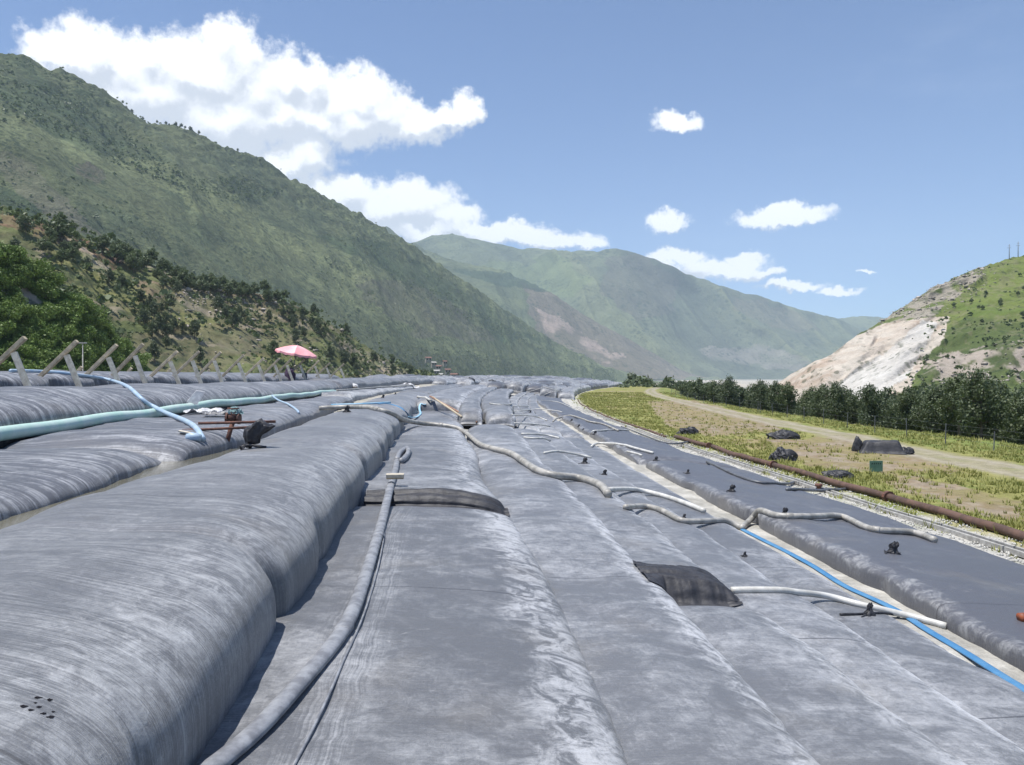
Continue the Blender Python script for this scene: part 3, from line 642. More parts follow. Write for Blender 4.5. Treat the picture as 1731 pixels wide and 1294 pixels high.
tube('grey tube under the white pipe that starts at the black flap', 2.4, [(0,3.66),(12,3.68),(30,3.9)], 2.7, 2.22, -1.5, 31, 'fab', G1, seed=10, n=44, ez=.66, ex=.76, und=.03, rib=.003, th=105, sw=.06, autop=.03, pl=5)
tube('low grey tube left of the blue layflat hose', 3.2, [(0,4.42),(14,4.5),(30,4.85)], 2.75, 2.36, -1.5, 30, 'fab', G1, seed=11, n=44, ez=.66, ex=.76, und=.025, rib=.003, th=105, sw=.04)
tube('smooth dark grey tube along the right edge, nearest length', [(0,4.82),(6,4.76),(12,4.86),(22,5.05)], [(0,8.0),(22,8.1)], 2.8, 2.42, -1.5, 21.6, 'fabdark', G1, tilt=-.20, pinch=[(6.2,.05,.2),(9.0,.08,.15),(13.2,.14,.2),(17,.1,.3)], seed=12, n=60, ez=.5, ex=.5, und=.03, rib=.003, th=118)
tube('smooth dark grey tube along the right edge, second length', [(22,5.05),(31,5.25),(45,5.4)], [(22,8.1),(45,8.1)], 2.8, 2.42, 21.9, 45, 'fabdark', G1, tilt=-.20, pinch=[(27,.1,.25),(33,.15,.3),(39,.12,.3)], seed=13, n=50, ez=.5, ex=.62, und=.05, rib=.003, th=112)
tube('smooth dark grey tube along the right edge, third length', [(45,5.35),(60,5.2),(92,4.2)], [(45,8.1),(92,7.4)], 2.8, 2.42, 45.4, 92, 'fabdark', G1, tilt=-.20, seed=14, n=40, ez=.5, ex=.62, und=.06, rib=.003, autop=.15, pl=6)
# left side
tube('grey tube at the left edge beyond the muddy water, nearest length', -6.4, [(0,-3.66),(8,-3.70),(10.6,-3.95)], 1.4, [(0,.86),(8.5,.86),(10.9,1.0)], 3, 10.9, 'fabrib', G1, seed=20, n=44, und=.03, rib=.006, e1=1.2, autop=.05)
tube('grey tube with a flat pointed end overlapping its neighbour', -6.7, [(10,-3.78),(13,-3.66),(20,-4.1),(30,-4.7),(36,-5.1)], 1.4, [(10,.88),(13,.82),(36,.90)], 10.4, 36, 'fabrib', G1, seed=21, n=44, und=.04, rib=.008, e0=1.0, autop=.07)
tube('tall ribbed grey tube behind the green pipe', -9.9, [(0,-6.45),(20,-6.6),(44,-7.2)], 1.1, [(0,.22),(44,.24)], 4, 44, 'fabrib', G1, seed=22, n=50, und=.035, rib=.020, ez=.8, ex=.88, autop=.12, pl=1.3)
tube('rounded grey tube following the tall ribbed tube', -10.0, [(44,-7.2),(80,-8.0)], 1.1, .16, 44.6, 84, 'fabrib', G1, seed=23, n=36, und=.06, rib=.014, ez=.7, ex=.8, autop=.09, pl=3)
tube('grey ribbed tube held back by the timber props', -13.4, [(0,-10.15),(60,-10.5)], .62, -.16, 10, 60, 'fabrib', G1, seed=24, n=36, und=.03, rib=.016, ez=.75, ex=.85, pinch=[(q, .42, .28) for q in (12.5,15,17.6,20,22.4,24.1,26.8,29.1,31.4,34.6,37.8,40.7,43.4,46.4,49.9,53.4,57.4)])
tube('pale dusty tube left of the second white bale area', [(36,-7.6),(70,-8)], [(36,-5.3),(50,-5.6),(70,-6)], 1.4, .78, 36.6, 70, 'fabdusty', G1, seed=25, n=30, autop=.08, pl=3)
# middle distance, second layer
tube('grey tube following on from the big swollen tube', [(52,-5.3),(100,-7.6)], [(52,-2.8),(75,-3.4),(104,-5.2)], 1.9, 1.0, 53, 104, 'fabring', G1, seed=30, n=34, und=.06, rib=.014, autop=.3, pl=1.8, step=.45)
tube('upper grey tube with gathered right side behind the brown poles', [(38,-2.5),(95,-4.4)], [(38,.0),(41,.05),(95,-1.3)], 1.95, 1.12, 37.5, 96, 'fab', G1, seed=31, n=40, und=.06, rib=.014, autop=.34, pl=1.7, step=.35)
tube('upper narrow grey tube whose tapered end points at the camera', [(30,-.12),(95,-1.25)], [(30,.86),(60,.6),(102,-.4)], 1.95, 1.28, 30.3, 100, 'fab', G1, seed=32, n=36, und=.05, rib=.014, autop=.2, pl=1.8, step=.35, e0=1.2)
tube('upper flat grey tube right of the tapered one', [(30,.92),(95,.0)], [(30,2.1),(42,2.5),(52,2.6),(90,1.9)], 2.0, 1.44, 29.9, 90, 'fab', G1, seed=33, n=36, und=.05, rib=.012, autop=.25, pl=4.5, step=.35)
# short lengths further on between the centre and the white strip
G2 = 'rows of short dusty tubes in the distance'
for li, (l, r, hb, ht) in enumerate([(2.2, 3.15, 2.4, 2.02), (3.1, 4.0, 2.55, 2.15), (3.95, 4.85, 2.65, 2.3)]):
    y = 30.4; k = 0
    while y < 95:
        ln = random.uniform(7, 12)
        tube('short dusty grey tube in the rows beside the pale gap', l+.1*k*0, r, hb, ht+random.uniform(-.04, .04), y, y+ln, random.choice(['fabdusty', 'fab']), G2, seed=40+li*10+k, n=18, und=.05, rib=.004, step=.6, e0=.4, e1=.4)
        y += ln+random.uniform(.3, .8); k += 1
for li, tc_ in enumerate(np.arange(-13.5, 8.2, 2.15)):
    y = 95+random.uniform(-4, 8) if tc_ > -9 else 84
    k = 0
    while y < 215:
        ln = random.uniform(7, 15)
        hb = np.interp(tc_, [-14, -6, 0, 4, 8], [.6, 1.1, 1.5, 1.9, 2.5]); ht = hb-.55-random.uniform(0, .35)
        tube('dusty grey tube in the far rows at the skyline of the heap', float(tc_-1.05), float(tc_+1.0), float(hb)+.5, float(ht), y, y+ln, random.choice(['fabdusty', 'fab', 'fabdusty', 'fabdark']), 'far rows of tubes at the skyline', seed=100+li*20+k, n=14, und=.1, rib=.0, step=1.4, e0=.9, e1=.9, autop=.15, pl=5)
        y += ln+random.uniform(.3, 1.6); k += 1
# muddy water
yy = np.geomspace(2, 13.5, 60); V = []
for y in yy:
    for t in (-4.9, -4.3, -3.7, -3.2): V.append((float(XT(t, y)), y, EYE-1.16))
wt = mk('water', V, grid_faces(60, 4), M['water']); wt['kind'] = 'structure'
make_bvh()

# ------------------------------------------------------------------ hoses and pipes
def on(u, v, lift=0.0):
    p = hit(u, v); return Vector((p.x, p.y, p.z+lift))
def hose(px, r, mat, label, name='hose', cat='hose', flat=1.0, n=12, lift=None, sub=6, group=None, drape=True, clamps=0, cm='steel'):
    P = [on(u, v, r*flat*.9 if lift is None else lift) for (u, v) in px]; Q = smooth_path(P, sub)
    if drape:
        for i, q in enumerate(Q): q.z = max(q.z, top(q.x, q.y)+r*flat*.85)
        for _ in range(8):
            xy = [(q.x, q.y) for q in Q]
            for i in range(1, len(Q)-1): Q[i].x = xy[i][0]*.5+.25*(xy[i-1][0]+xy[i+1][0]); Q[i].y = xy[i][1]*.5+.25*(xy[i-1][1]+xy[i+1][1])
        for _ in range(14):
            zs = [q.z for q in Q]
            for i in range(1, len(Q)-1): Q[i].z = max(zs[i]*.5+.25*(zs[i-1]+zs[i+1]), top(Q[i].x, Q[i].y)+r*flat*.7)
    o = MB().tubepath(Q, r, n, flat).build(name, M[mat], None, True); tag(o, label, cat, group)
    if clamps:
        acc = 0.0; nxt = clamps*.6
        for i in range(1, len(Q)-1):
            acc += (Q[i]-Q[i-1]).length
            if acc > nxt:
                d = (Q[i+1]-Q[i-1]).normalized()*r*1.1; nxt += clamps
                MB().tubepath([Q[i]-d, Q[i]-d*.9, Q[i]+d*.9, Q[i]+d], [r*1.0, r*1.14, r*1.14, r*1.0], 12, flat).build('coupling', M[cm], o, True)
    return o, Q
o, Q = hose([(330,1330),(385,1288),(440,1240),(500,1172),(560,1102),(598,1040),(624,960),(645,890),(658,835),(668,800),(671,780)], .055, 'grey_hose', 'thick grey hose running from the bottom edge up to the pale block', flat=.62, n=16, clamps=2.9, cm='grey_hose')
cl = MB()
o2, Q2 = hose([(671,782),(674,772),(682,765),(689,762),(691,768),(686,778),(678,784)], .055, 'grey_hose', 'looped end of the thick grey hose past the pale block', drape=True)
hose([(495,1300),(540,1215),(585,1110),(620,1030),(642,950),(652,890)], .009, 'grey_hose', 'thin grey line lying right of the thick grey hose', name='cable', cat='cable', n=6)
hose([(540,694),(600,691),(639,696),(672,709),(702,720),(756,723),(780,730),(795,742),(816,760),(858,768),(879,781),(918,807),(972,813),(1003,820),(1020,830),(1028,842)], .070, 'white_pipe', 'long pale hose winding across the centre tubes', n=14, clamps=5.0, cm='white_pipe')
hose([(1028,832),(1065,831),(1100,837),(1150,851),(1190,868)], .045, 'bright_pipe', 'thin white pipe going on from the end of the winding pale hose', name='pipe', cat='pipe')
hose([(1057,862),(1085,861),(1112,864),(1135,876),(1156,886),(1200,886),(1230,886),(1252,896)], .045, 'white_pipe', 'pale bent pipe left of the blue hose, reaching the white strip', clamps=2.4, cm='white_pipe')
hose([(1254,897),(1262,890),(1278,882),(1310,878),(1360,878),(1410,877),(1432,881),(1455,893),(1480,901),(1520,903),(1550,906),(1580,918)], .050, 'white_pipe', 'pale hose arching over the smooth dark tube at right', clamps=3.1, cm='white_pipe')
hose([(1236,1003),(1290,1002),(1340,1005),(1400,1014),(1460,1029),(1530,1046),(1600,1064)], .034, 'bright_pipe', 'thin white pipe from the black flap to the white strip', name='pipe', cat='pipe')
hose([(1238,889),(1290,915),(1340,940),(1380,962),(1425,992),(1470,1012),(1520,1036),(1570,1070),(1640,1112),(1700,1150),(1760,1188)], .045, 'blue_flat', 'blue layflat hose along the white strip', flat=.35, name='layflat_hose')
hose([(1420,1041),(1465,1040),(1520,1043)], .014, 'black', 'thin black strap under the tied tuft on the white pipe', name='strap', cat='strap', n=6)
hose([(935,714),(948,708),(975,707),(992,714),(1006,716),(1022,719),(1045,730)], .045, 'white_pipe', 'pale hose arching over the second length of dark tube')
hose([(1000,738),(1015,730),(1040,728),(1062,729)], .035, 'bright_pipe', 'short pale pipe on the dark tube before the break', name='pipe', cat='pipe')
hose([(1000,757),(1012,752),(1060,757),(1104,768)], .04, 'bright_pipe', 'pale pipe crossing the dark tube near its crease', name='pipe', cat='pipe')
G3 = 'white pipes lying across the far tubes'
for a in [[(868,688),(893,688)],[(868,697),(905,699)],[(866,703),(900,705),(925,712)],[(870,717),(905,718),(930,722)],[(881,735),(905,736),(925,738),(945,742)],[(886,741),(910,744),(930,746)],[(920,768),(965,770),(1000,776)],
          [(905,692),(930,694),(950,698)],[(915,678),(940,680),(960,688),(975,695)],[(920,668),(950,668),(985,672)],[(890,664),(920,662),(950,663)],[(828,683),(850,689),(868,698)],[(1060,765),(1085,772)]]:
    hose(a, .032, 'bright_pipe', 'short white pipe lying across the far tubes', name='pipe', cat='pipe', group=G3, n=8, sub=4)
# left
GP = []
for y in np.linspace(5, 42, 70):
    GP.append((float(XT(-6.42-.0015*y*y*.25+.05*math.sin(y*.5), y)), y, EYE-float(np.interp(y, [5,10.8,14.5,22,35,42], [.92,.85,.76,.76,.81,.84]))+.02*math.sin(y*.7)+.012*math.sin(y*1.9)))
gpo = MB().tubepath(GP, .105, 16).build('pipe', M['green_pipe'], None, True); tag(gpo, 'fat pale green pipe between the left tubes', 'pipe')
add_bvh([v.co[:] for v in gpo.data.vertices], [list(p.vertices) for p in gpo.data.polygons if len(p.vertices) == 4]); make_bvh()
hose([(18,630),(70,631),(130,640),(190,650),(222,664),(245,684),(268,698),(300,710),(325,722),(336,735),(343,748)], .045, 'blue_hose', 'light blue hose hanging down over the tall ribbed tube', n=12)
hose([(460,677),(480,682),(495,690),(505,700)], .03, 'blue_hose', 'thin blue hose dropping off the far part of the green pipe')
hose([(570,662),(600,660),(650,656),(700,652)], .05, 'white_pipe', 'pale hose going on beyond the green pipe')
hose([(640,684),(655,683),(670,687),(682,694),(689,703)], .05, 'blue_flat', 'blue strip over the shoulder of the big swollen tube', flat=.3, name='layflat_hose')
hose([(690,706),(704,708),(712,700),(708,694),(715,688),(720,684)], .05, 'blue_pale', 'pale blue hose dropped in loops beside the big tube', flat=.4, name='layflat_hose')
hose([(560,686),(620,684),(660,682)], .03, 'blue_pale', 'thin pale blue hose on top of the big swollen tube', n=8)
hose([(706,672),(720,677),(730,680)], .05, 'bright_pipe', 'short white pipe poking out at the end of the big tube', name='pipe', cat='pipe')
for i, ((a, b_), lab) in enumerate(zip([((727,678),(806,716)), ((731,679),(780,708))], ['long reddish brown pole lying over the tube end', 'shorter tan pole beside the reddish brown pole'])):
    A = on(*a, .22); B = on(*b_, .05+.03*i); tag(MB().tubepath([A, (A+B)/2, B], .045, 8).build('pole', M['bamboo' if i == 0 else 'wood'], None, True), lab, 'pole')
# rust pipe and drain channel at the right edge
P = [(float(XT(9.68+.03*math.sin(y), y)), float(y)) for y in np.arange(3, 36, .8)]
rp = empty('rusty_pipe', (P[0][0], P[0][1], 0), 'long rusty brown pipe lying in the grass parallel to the kerb', 'pipe')
def rel(parent, V): return [Vector(v)-Vector(parent.location) for v in V]
seg = [(3, 11.2), (11.2, 17.5), (17.5, 24), (24, 30), (30.4, 35.5)]
for (a, b_) in seg:
    Pp = [(float(XT(9.68+.04*math.sin(y*.9), y)), y, top(float(XT(9.68, y)), y)+.10) for y in np.linspace(a+.02, b_-.02, 8)]
    MB().tubepath(rel(rp, Pp), .085, 12).build('pipe_length', M['rustpipe'], rp, True)
    p0, p1 = Vector(Pp[0]), Vector(Pp[1]); d = (p1-p0).normalized()*.05
    MB().tubepath(rel(rp, [p0-d, p0+d]), .135, 12).build('flange', M['rust'], rp, False)
P = [(float(XT(9.3+.1*vn(y*.2, 1, 2), y)), y, top(float(XT(9.3, y)), y)+.04) for y in np.linspace(36, 92, 40)]
tag(MB().tubepath(P, .06, 8).build('pipe', M['rustpipe'], None, True), 'thinner brown pipe following the bend of the far grass edge', 'pipe')
P = [(float(XT(9.05+.05*vn(y*.3, 1, 9), y)), y, top(float(XT(9.05, y)), y)+.03) for y in np.linspace(13.5, 50, 40)]
dr = empty('drain_channel', (float(XT(8.9, 5)), 5, 0), 'pale concrete drain channel between heap and grass', 'drain channel')
for sgn, nm in ((-1, 'kerb_edge'), (1, 'kerb_edge')):
    ya = 3.0
    while ya < 60:
        yb = ya+1.9; m = MB(); A = []
        for y in (ya+.02, yb-.02):
            x = float(XT(8.88+sgn*.09, y)); A.append(Vector((x, y, .045+.02*float(vn(y*.7, 3, 4)))))
        m.beam(*rel(dr, A), .05, .09); m.build(nm, M['concrete'], dr); ya = yb
P = []
for y in np.linspace(3, 60, 60): P += [(float(XT(8.81, y))-dr.location.x, y-5, .015), (float(XT(8.95, y))-dr.location.x, y-5, .015)]
mk('channel_bed', P, grid_faces(60, 2), M['flap'], dr)
for (a, lab) in [([(1195,783),(1230,800),(1290,822),(1335,823),(1345,814)], 'black hose crossing the white spoil to the grass'), ([(1330,830),(1385,834),(1440,828)], 'short black pipe lying across the drain channel'), ([(1050,722),(1090,738),(1130,752),(1165,748)], 'dark hose at the heap edge near the bend')]:
    hose(a, .035, 'steel', lab, n=8)

# ------------------------------------------------------------------ black crumpled flaps (ends of tubes)
def crumple(label, t0, t1, ya, yb, zfn, amp, seed, mat='flap'):
    nu, nv = 90, 44; u = np.linspace(0, 1, nu); v = np.linspace(0, 1, nv); Uu, Vv = np.meshgrid(u, v, indexing='ij')
    t = t0+(t1-t0)*Uu; y = ya+(yb-ya)*(1-Vv)
    y = y+.05*fbm(Uu*5, Vv*0+seed, seed, 4)-.045*fbm(Uu*1.6, Vv*16, seed+6, 4)*ss(Vv, .5, .8)
    z = zfn(t, y, Vv)
    w = 1-np.abs(fbm(Uu*1.3+.3*Vv, Vv*8, seed+2, 5, .6))*2.4
    z = z+amp*(w*.55+.5*fbm(Uu*5, Vv*7, seed+3, 4))*ss(Vv, 1.0, .9)
    edge = ss(Vv, .80, 1.0); z = z-edge*.0
    V = np.stack([XT(t, y), y, z], -1)
    o = mk('end_flap', V.reshape(-1, 3), grid_faces(nu, nv)[:, ::-1], M['black'] if 0 else M[mat], smooth=True); return o
def zf2(t, y, Vv, base, front):
    tp = np.vectorize(lambda a, b_: top(float(XT(a, b_)), float(b_)))
    a = tp(t, np.maximum(y, base))+.018; b_ = tp(t, np.full_like(t, front))+.012
    k = ss(Vv, .70, .94)*1.0; return a*(1-k)+np.minimum(a, b_)*k
def zf(t, y, Vv, drop, base):
    zz = np.vectorize(lambda a, b_: top(float(XT(a, b_)), float(b_)))(t, np.maximum(y, base)); return zz+.02-drop*ss(Vv, .62, 1.0)**1.0*1.0
f1 = crumple('', -1.34, .66, 10.54, 11.0, lambda t, y, v: zf2(t, y, v, 10.86, 10.45), .028, 4)
f2 = crumple('', 1.80, 2.72, 7.42, 8.15, lambda t, y, v: zf2(t, y, v, 7.76, 7.30), .030, 8)
for o in C.objects:
    if o.get('label', '').startswith('flat grey tube past'): f1.parent = o
    if o.get('label', '').startswith('grey tube whose black'): f2.parent = o

# ------------------------------------------------------------------ tied black sleeves
def tuft_mesh(seed, h=.22, w=.10, lean=.1):
    rnd = random.Random(seed); n = 22; rings = []
    prof = [(0, 1.1), (.12, .95), (.28, .62), (.45, .50), (.7, .66), (.9, .60), (1.0, .35)] if seed % 2 else [(0, 1.3), (.2, 1.0), (.42, .55), (.55, .42), (.72, .55), (.92, .45), (1, .25)]
    V = []
    for i, (z, r) in enumerate(prof):
        for k in range(n):
            a = 2*math.pi*k/n; q = r*w*(1+.33*math.sin(a*5+seed+z*3)+.18*rnd.uniform(-1, 1))
            V.append((math.cos(a)*q*1.25+lean*z, math.sin(a)*q*.75, z*h*(1+.12*math.sin(3*a+seed)) if i else -.01))
    m = len(prof); V.append((lean, 0, h*.8))
    Fs = [(i*n+k, i*n+(k+1) % n, (i+1)*n+(k+1) % n, (i+1)*n+k) for i in range(m-1) for k in range(n)]+[((m-1)*n+k, (m-1)*n+(k+1) % n, m*n) for k in range(n)]
    return mk('tuft', V, Fs, M['black'], smooth=False, link=False)
def sleeve(u, v, s, seed, label, rz=0, tails=2, lean=.08):
    s *= .85
    p = on(u, v); r = empty('tied_sleeve', p, label, 'tied sleeve', 'black tied fill sleeves on the tubes', rz)
    put('tuft', tuft_mesh(seed, s, s*.42, lean*s*4), r)
    rnd = random.Random(seed)
    for i in range(tails):
        a = rnd.uniform(-.5, .5)+(0 if i % 2 else math.pi); L = s*rnd.uniform(.7, 1.5); cu = rnd.uniform(-1.6, 1.6)
        Q = [Vector((math.cos(a+cu*q)*L*q, math.sin(a+cu*q)*L*q, .012+.05*math.sin(q*5+i)*s)) for q in (0, .3, .6, 1)]
        q0 = p
        for q in Q: q.z = max(q.z, .012)
        MB().tubepath(smooth_path(Q, 3), .004+.02*s, 6).build('tie_string', M['black'], r, True)
    MB().tubepath([Vector((math.cos(x)*.05*s*2.4, math.sin(x)*.035*s*2.4, s*.33)) for x in np.linspace(0, 6.28, 12)], .012*s*2, 6).build('binding', M['black'], r, True)
    return r
# the big crumpled one on the swollen tube
p = on(430, 758); r = empty('tied_sleeve', p, 'large crumpled black sleeve leaning right on top of the big swollen tube', 'tied sleeve', 'black tied fill sleeves on the tubes')
nu, nv = 40, 26; V = []
rnd = random.Random(5)
for i in range(nu):
    a = 2*math.pi*i/nu
    for j in range(nv):
        q = j/(nv-1); w = (.10+.065*q-.05*math.exp(-((q-.12)/.1)**2))*(1+.16*math.sin(a*6+2*q)+.09*math.sin(a*11+q*7))
        cx = -.13+.26*q+.03*math.sin(q*8); cz = .005+.36*q
        rr_ = w*(1 if j < nv-1 else .7)
        V.append((cx+math.cos(a)*rr_*.82, math.sin(a)*rr_*.55, cz-.05*math.cos(a)*q+.035*float(vn(a*2, q*7, 3))))
Fs = [(i*nv+j, ((i+1) % nu)*nv+j, ((i+1) % nu)*nv+j+1, i*nv+j+1) for i in range(nu) for j in range(nv-1)]+[tuple(i*nv+nv-1 for i in range(nu))]
mk('tuft', V, Fs, M['black'], r, True)
MB().tubepath(smooth_path([(-.16,0,.02),(-.05,-.05,.05),(.08,-.06,.03),(.18,-.03,.015)], 4), .02, 8).build('tie_string', M['black'], r, True)
for a in [(585,697,.20,1,'small black tied sleeve beside the pale hose on the big tube',2),(572,693,.16,2,'smaller black tuft left of the tied sleeve on the pale hose',1),
          (647,673,.17,3,'black tied sleeve near the far end of the big tube',1),(668,667,.12,4,'tiny black tuft at the far end of the big tube',1),
          (987,784,.17,1,'black tied sleeve with a dark wet mark, centre right',2),(1021,803,.13,3,'small black tied sleeve right of the one with the dark mark',2),
          (1155,879,.10,2,'small black tuft beside the pale bent pipe',1),(1236,831,.15,5,'black tied sleeve midway on the smooth dark tube',2),
          (1325,871,.13,7,'black sleeve with loose strings just behind the arching hose',4),(1258,941,.07,4,'flat black scrap between black flap and blue hose',3),
          (1507,936,.17,9,'spiky black tied sleeve below the arching hose',5),(1468,1040,.13,6,'black tied tuft on the thin white pipe',3),
          (1162,801,.11,8,'grey knotted scrap on the dark tube',2),(1108,779,.13,11,'black tuft on the dark tube above the knotted scrap',2),
          (1005,735,.17,13,'black tied sleeve nearest the first break of the dark tube',2),(978,722,.13,15,'black tuft behind the arched far hose, right one',1),(966,712,.13,17,'black tuft behind the arched far hose, left one',1),(986,727,.08,12,'flat dark scrap on the far dark tube',2),(896,698,.14,19,'black tuft in the far rows beside the pale gap',1)]:
    sleeve(a[0], a[1], a[2], a[3], a[4], rz=random.uniform(-.5, .5), tails=a[5])
T1o = [o for o in C.objects if o.get('label', '').startswith('big swollen grey tube')][0]
for (u, v, a, b_) in [(40,1195,9,4),(52,1201,7,3),(66,1196,6,3),(64,1180,9,3),(84,1184,6,4),(74,1207,7,3),(86,1213,9,4),(60,1189,4,2),(90,1204,4,2)]:
    c0 = [on(u+a*.8*math.cos(q)*(1+.3*math.sin(3*q+u)), v+b_*.55*math.sin(q)*(1+.3*math.cos(4*q)), .0015) for q in np.linspace(0, 6.283, 12)[:-1]]
    mk('ink_mark', c0, [tuple(range(len(c0)))[::-1]], M['ink'], T1o, True)
# ------------------------------------------------------------------ things lying about
p = on(668, 822); r = empty('block', p, 'pale square block resting on the thick grey hose', 'block', None, .1)
m = MB(); m.beam((-.13, 0, .155), (.13, 0, .155), .17, .055, .12); m.build('slab', M['plaster'], r)
MB().beam((-.125, .01, .116), (.125, .01, .116), .12, .02, .1).build('lower_slab', M['wood'], r)
p = on(598, 656); r = empty('sack', p, 'pale lumpy sack on the dusty tube in the left distance', 'sack')
def blob(name, dims, mat, parent, seed, rough=.15, flatb=True, n=24):
    V = []; m = n//2
    for i in range(m+1):
        ph = math.pi*i/m
        for k in range(n):
            a = 2*math.pi*k/n; d = Vector((math.sin(ph)*math.cos(a), math.sin(ph)*math.sin(a), math.cos(ph)))
            q = 1+rough*float(fbm(d.x*2+d.z*1.3+seed, d.y*2-d.z*.9, seed, 4))*2
            V.append((d.x*dims[0]*q, d.y*dims[1]*q, max(d.z, -.25)*dims[2]*q+.25*dims[2]))
    Fs = [(i*n+k, (i+1)*n+k, (i+1)*n+(k+1) % n, i*n+(k+1) % n) for i in range(m) for k in range(n)]
    return mk(name, V, Fs, mat, parent, False)
blob('cloth', (.3, .25, .2), M['whitecloth'], r, 3); MB().beam((-.3,-.28,.04), (.3,-.25,.05), .12, .05).build('board', M['wood'], r)
# umbrella
p = on(493, 641); UY = p.y
um = empty('umbrella', p, 'faded red parasol open above the far end of the timber props', 'umbrella', rz=.2)
hh = 2.05; rad = 1.22
MB().tubepath([(0, 0, -.1), (0, 0, hh+.05)], .022, 8).build('pole', M['steel'], um, True)
for k in range(8):
    a0, a1 = 2*math.pi*k/8, 2*math.pi*(k+1)/8; V = []; ni, nj = 9, 6
    for i in range(ni):
        q = i/(ni-1)
        for j in range(nj):
            s = j/(nj-1); x = (1-s)*math.cos(a0)+s*math.cos(a1); y = (1-s)*math.sin(a0)+s*math.sin(a1)
            rr_ = rad*q*(1-.05*math.sin(math.pi*s)*q); V.append((x*rr_, y*rr_, hh-.44*q**1.5-.05*math.sin(math.pi*s)*q))
    mk('canopy_panel', V, grid_faces(ni, nj), M['pink'] if k % 2 else M['red'], um)
    V = []
    for j in range(nj):
        s = j/(nj-1); x = (1-s)*math.cos(a0)+s*math.cos(a1); y = (1-s)*math.sin(a0)+s*math.sin(a1); rr_ = rad*(1-.05*math.sin(math.pi*s))
        zz = hh-.44-.05*math.sin(math.pi*s); V += [(x*rr_, y*rr_, zz), (x*rr_*1.01, y*rr_*1.01, zz-.12+.03*math.sin(j*2.5))]
    mk('valance', V, grid_faces(nj, 2), M['red'], um)
    MB().tubepath([(0, 0, hh-.45), (math.cos(a0)*rad*.55, math.sin(a0)*rad*.55, hh-.22)], .008, 5).build('rib', M['steel'], um)
um.rotation_euler = (R(4), R(10), .2)
p2 = on(490, 642); r = empty('cloth_bundle', p2, 'dark purple bundle wrapped round the foot of the parasol pole', 'bundle')
blob('cloth', (.30, .25, .52), simple('purple_cloth', (.05, .025, .06), None, 6, .8), r, 9, .2)
p2 = on(515, 642); r = empty('bucket', p2, 'small dark blue drum right of the parasol foot', 'drum')
MB().tubepath([(0,0,0),(0,0,.12),(0,0,.14),(0,0,.40),(0,0,.42)], [.15,.15,.165,.15,.165], 14).build('drum_body', simple('blue_drum', (.03,.05,.10), None, 5, .5), r, True); MB().tubepath([(0,0,.42),(0,0,.44)], .14, 14).build('lid', M['steel'], r)

# timber props (a leaning post carrying a slanted beam)
def prop(y, sc, idx, lab):
    X0 = float(XT(-10.0, y)); z0 = top(X0, y); z0 = EYE-.28
    r = empty('timber_prop', (X0, y, z0), lab, 'timber prop', 'slanted timber props along the ribbed tube', .04*math.sin(idx*3))
    j = lambda a: random.uniform(-a, a)
    dx = j(.06); dz = j(.06)
    MB().beam((-1.0+dx, j(.05), -.05), (.28+dx, j(.05), 1.22*sc+dz), .10, .09).build('beam', M['wood'], r)
    MB().beam((.42+dx, -.09, -.10), (.06+dx, -.085, .86*sc+dz), .09, .12).build('post', M['woodpale'], r)
    return r
ORD = 'zero first second third fifth sixth seventh eighth ninth tenth eleventh twelfth thirteenth fourteenth fifteenth'.split(); ORD[4:] = 'fifth sixth seventh eighth ninth tenth eleventh twelfth thirteenth fourteenth fifteenth'.split()
ys_ = [17.2, 19.6, 22.0, 23.7, 26.4, 28.7, 31.0, 34.2, 37.4, 40.3, 43, 46, 49.5, 53, 57]
for i, y in enumerate(ys_):
    lab = 'leftmost timber prop, its raised beam cut by the picture edge' if i == 0 else ('second timber prop from the left edge' if i == 1 else ('third timber prop from the left edge' if i == 2 else ('fourth timber prop, crossing close to the third' if i == 3 else ORD[i]+' timber prop from the left edge in the receding row')))
    prop(y, random.uniform(.92, 1.06), i, lab)
for i, y in enumerate([27, 31, 35, 40]):
    X0 = float(XT(-13.6, y)); r = empty('timber_stub', (X0, y, EYE-.5), 'short timber end rising behind the ribbed tube', 'timber', 'timber ends behind the ribbed tube')
    MB().beam((-.5, 0, -.2), (.35, 0, .82), .10, .09).build('beam', M['wood'], r)
X0 = (140-865.5)/F*75; r = empty('lamp_post', (X0, 75, -5), 'thin pale pole with a small lamp in front of the bushes', 'lamp post')
MB().tubepath([(0,0,-1),(0,0,11.0)], .05, 8).build('pole', M['concrete'], r, True); MB().beam((-.35,0,11.05), (.35,0,11.05), .25, .12).build('lamp_head', M['concrete'], r)

# rusty valve, rods, rags
p = on(384, 742); r = empty('valve', p, 'rusty gate valve with teal rag on a slanting pipe', 'valve'); r.scale = (.85, .85, .95)
tp = hit(398, 712); T = Vector((p.x+.14, p.y+.7, p.z+.62)) 
A = Vector((0, 0, -.05)); d = (on(398, 712)-p); dd = ray(398, 706); T = Vector((0, 0, EYE))+dd*(p.y+.25)/dd.y-p
MB().tubepath([A, T*.5, T*.86], .042, 10).build('standpipe', M['rust'], r, True)
ca = T*.86
MB().tubepath([ca-Vector((0,0,.03)), ca+Vector((0,0,.05)), ca+Vector((.01,0,.10)), ca+Vector((.01,0,.16))], [.06,.10,.10,.07], 12).build('valve_body', M['rust'], r, True)
for s in (-1, 1): MB().tubepath([ca+Vector((s*.09,0,.05)), ca+Vector((s*.13,0,.05))], .10, 14).build('flange', M['rust'], r)
MB().tubepath([ca+Vector((.10*math.cos(a), .10*math.sin(a), .22)) for a in np.linspace(0, 6.28, 16)], .014, 6).build('handwheel', M['rust'], r, True)
bb = blob('rag', (.13, .10, .09), M['valve'], r, 21, .35); bb.location = ca+Vector((.05, .02, .13))
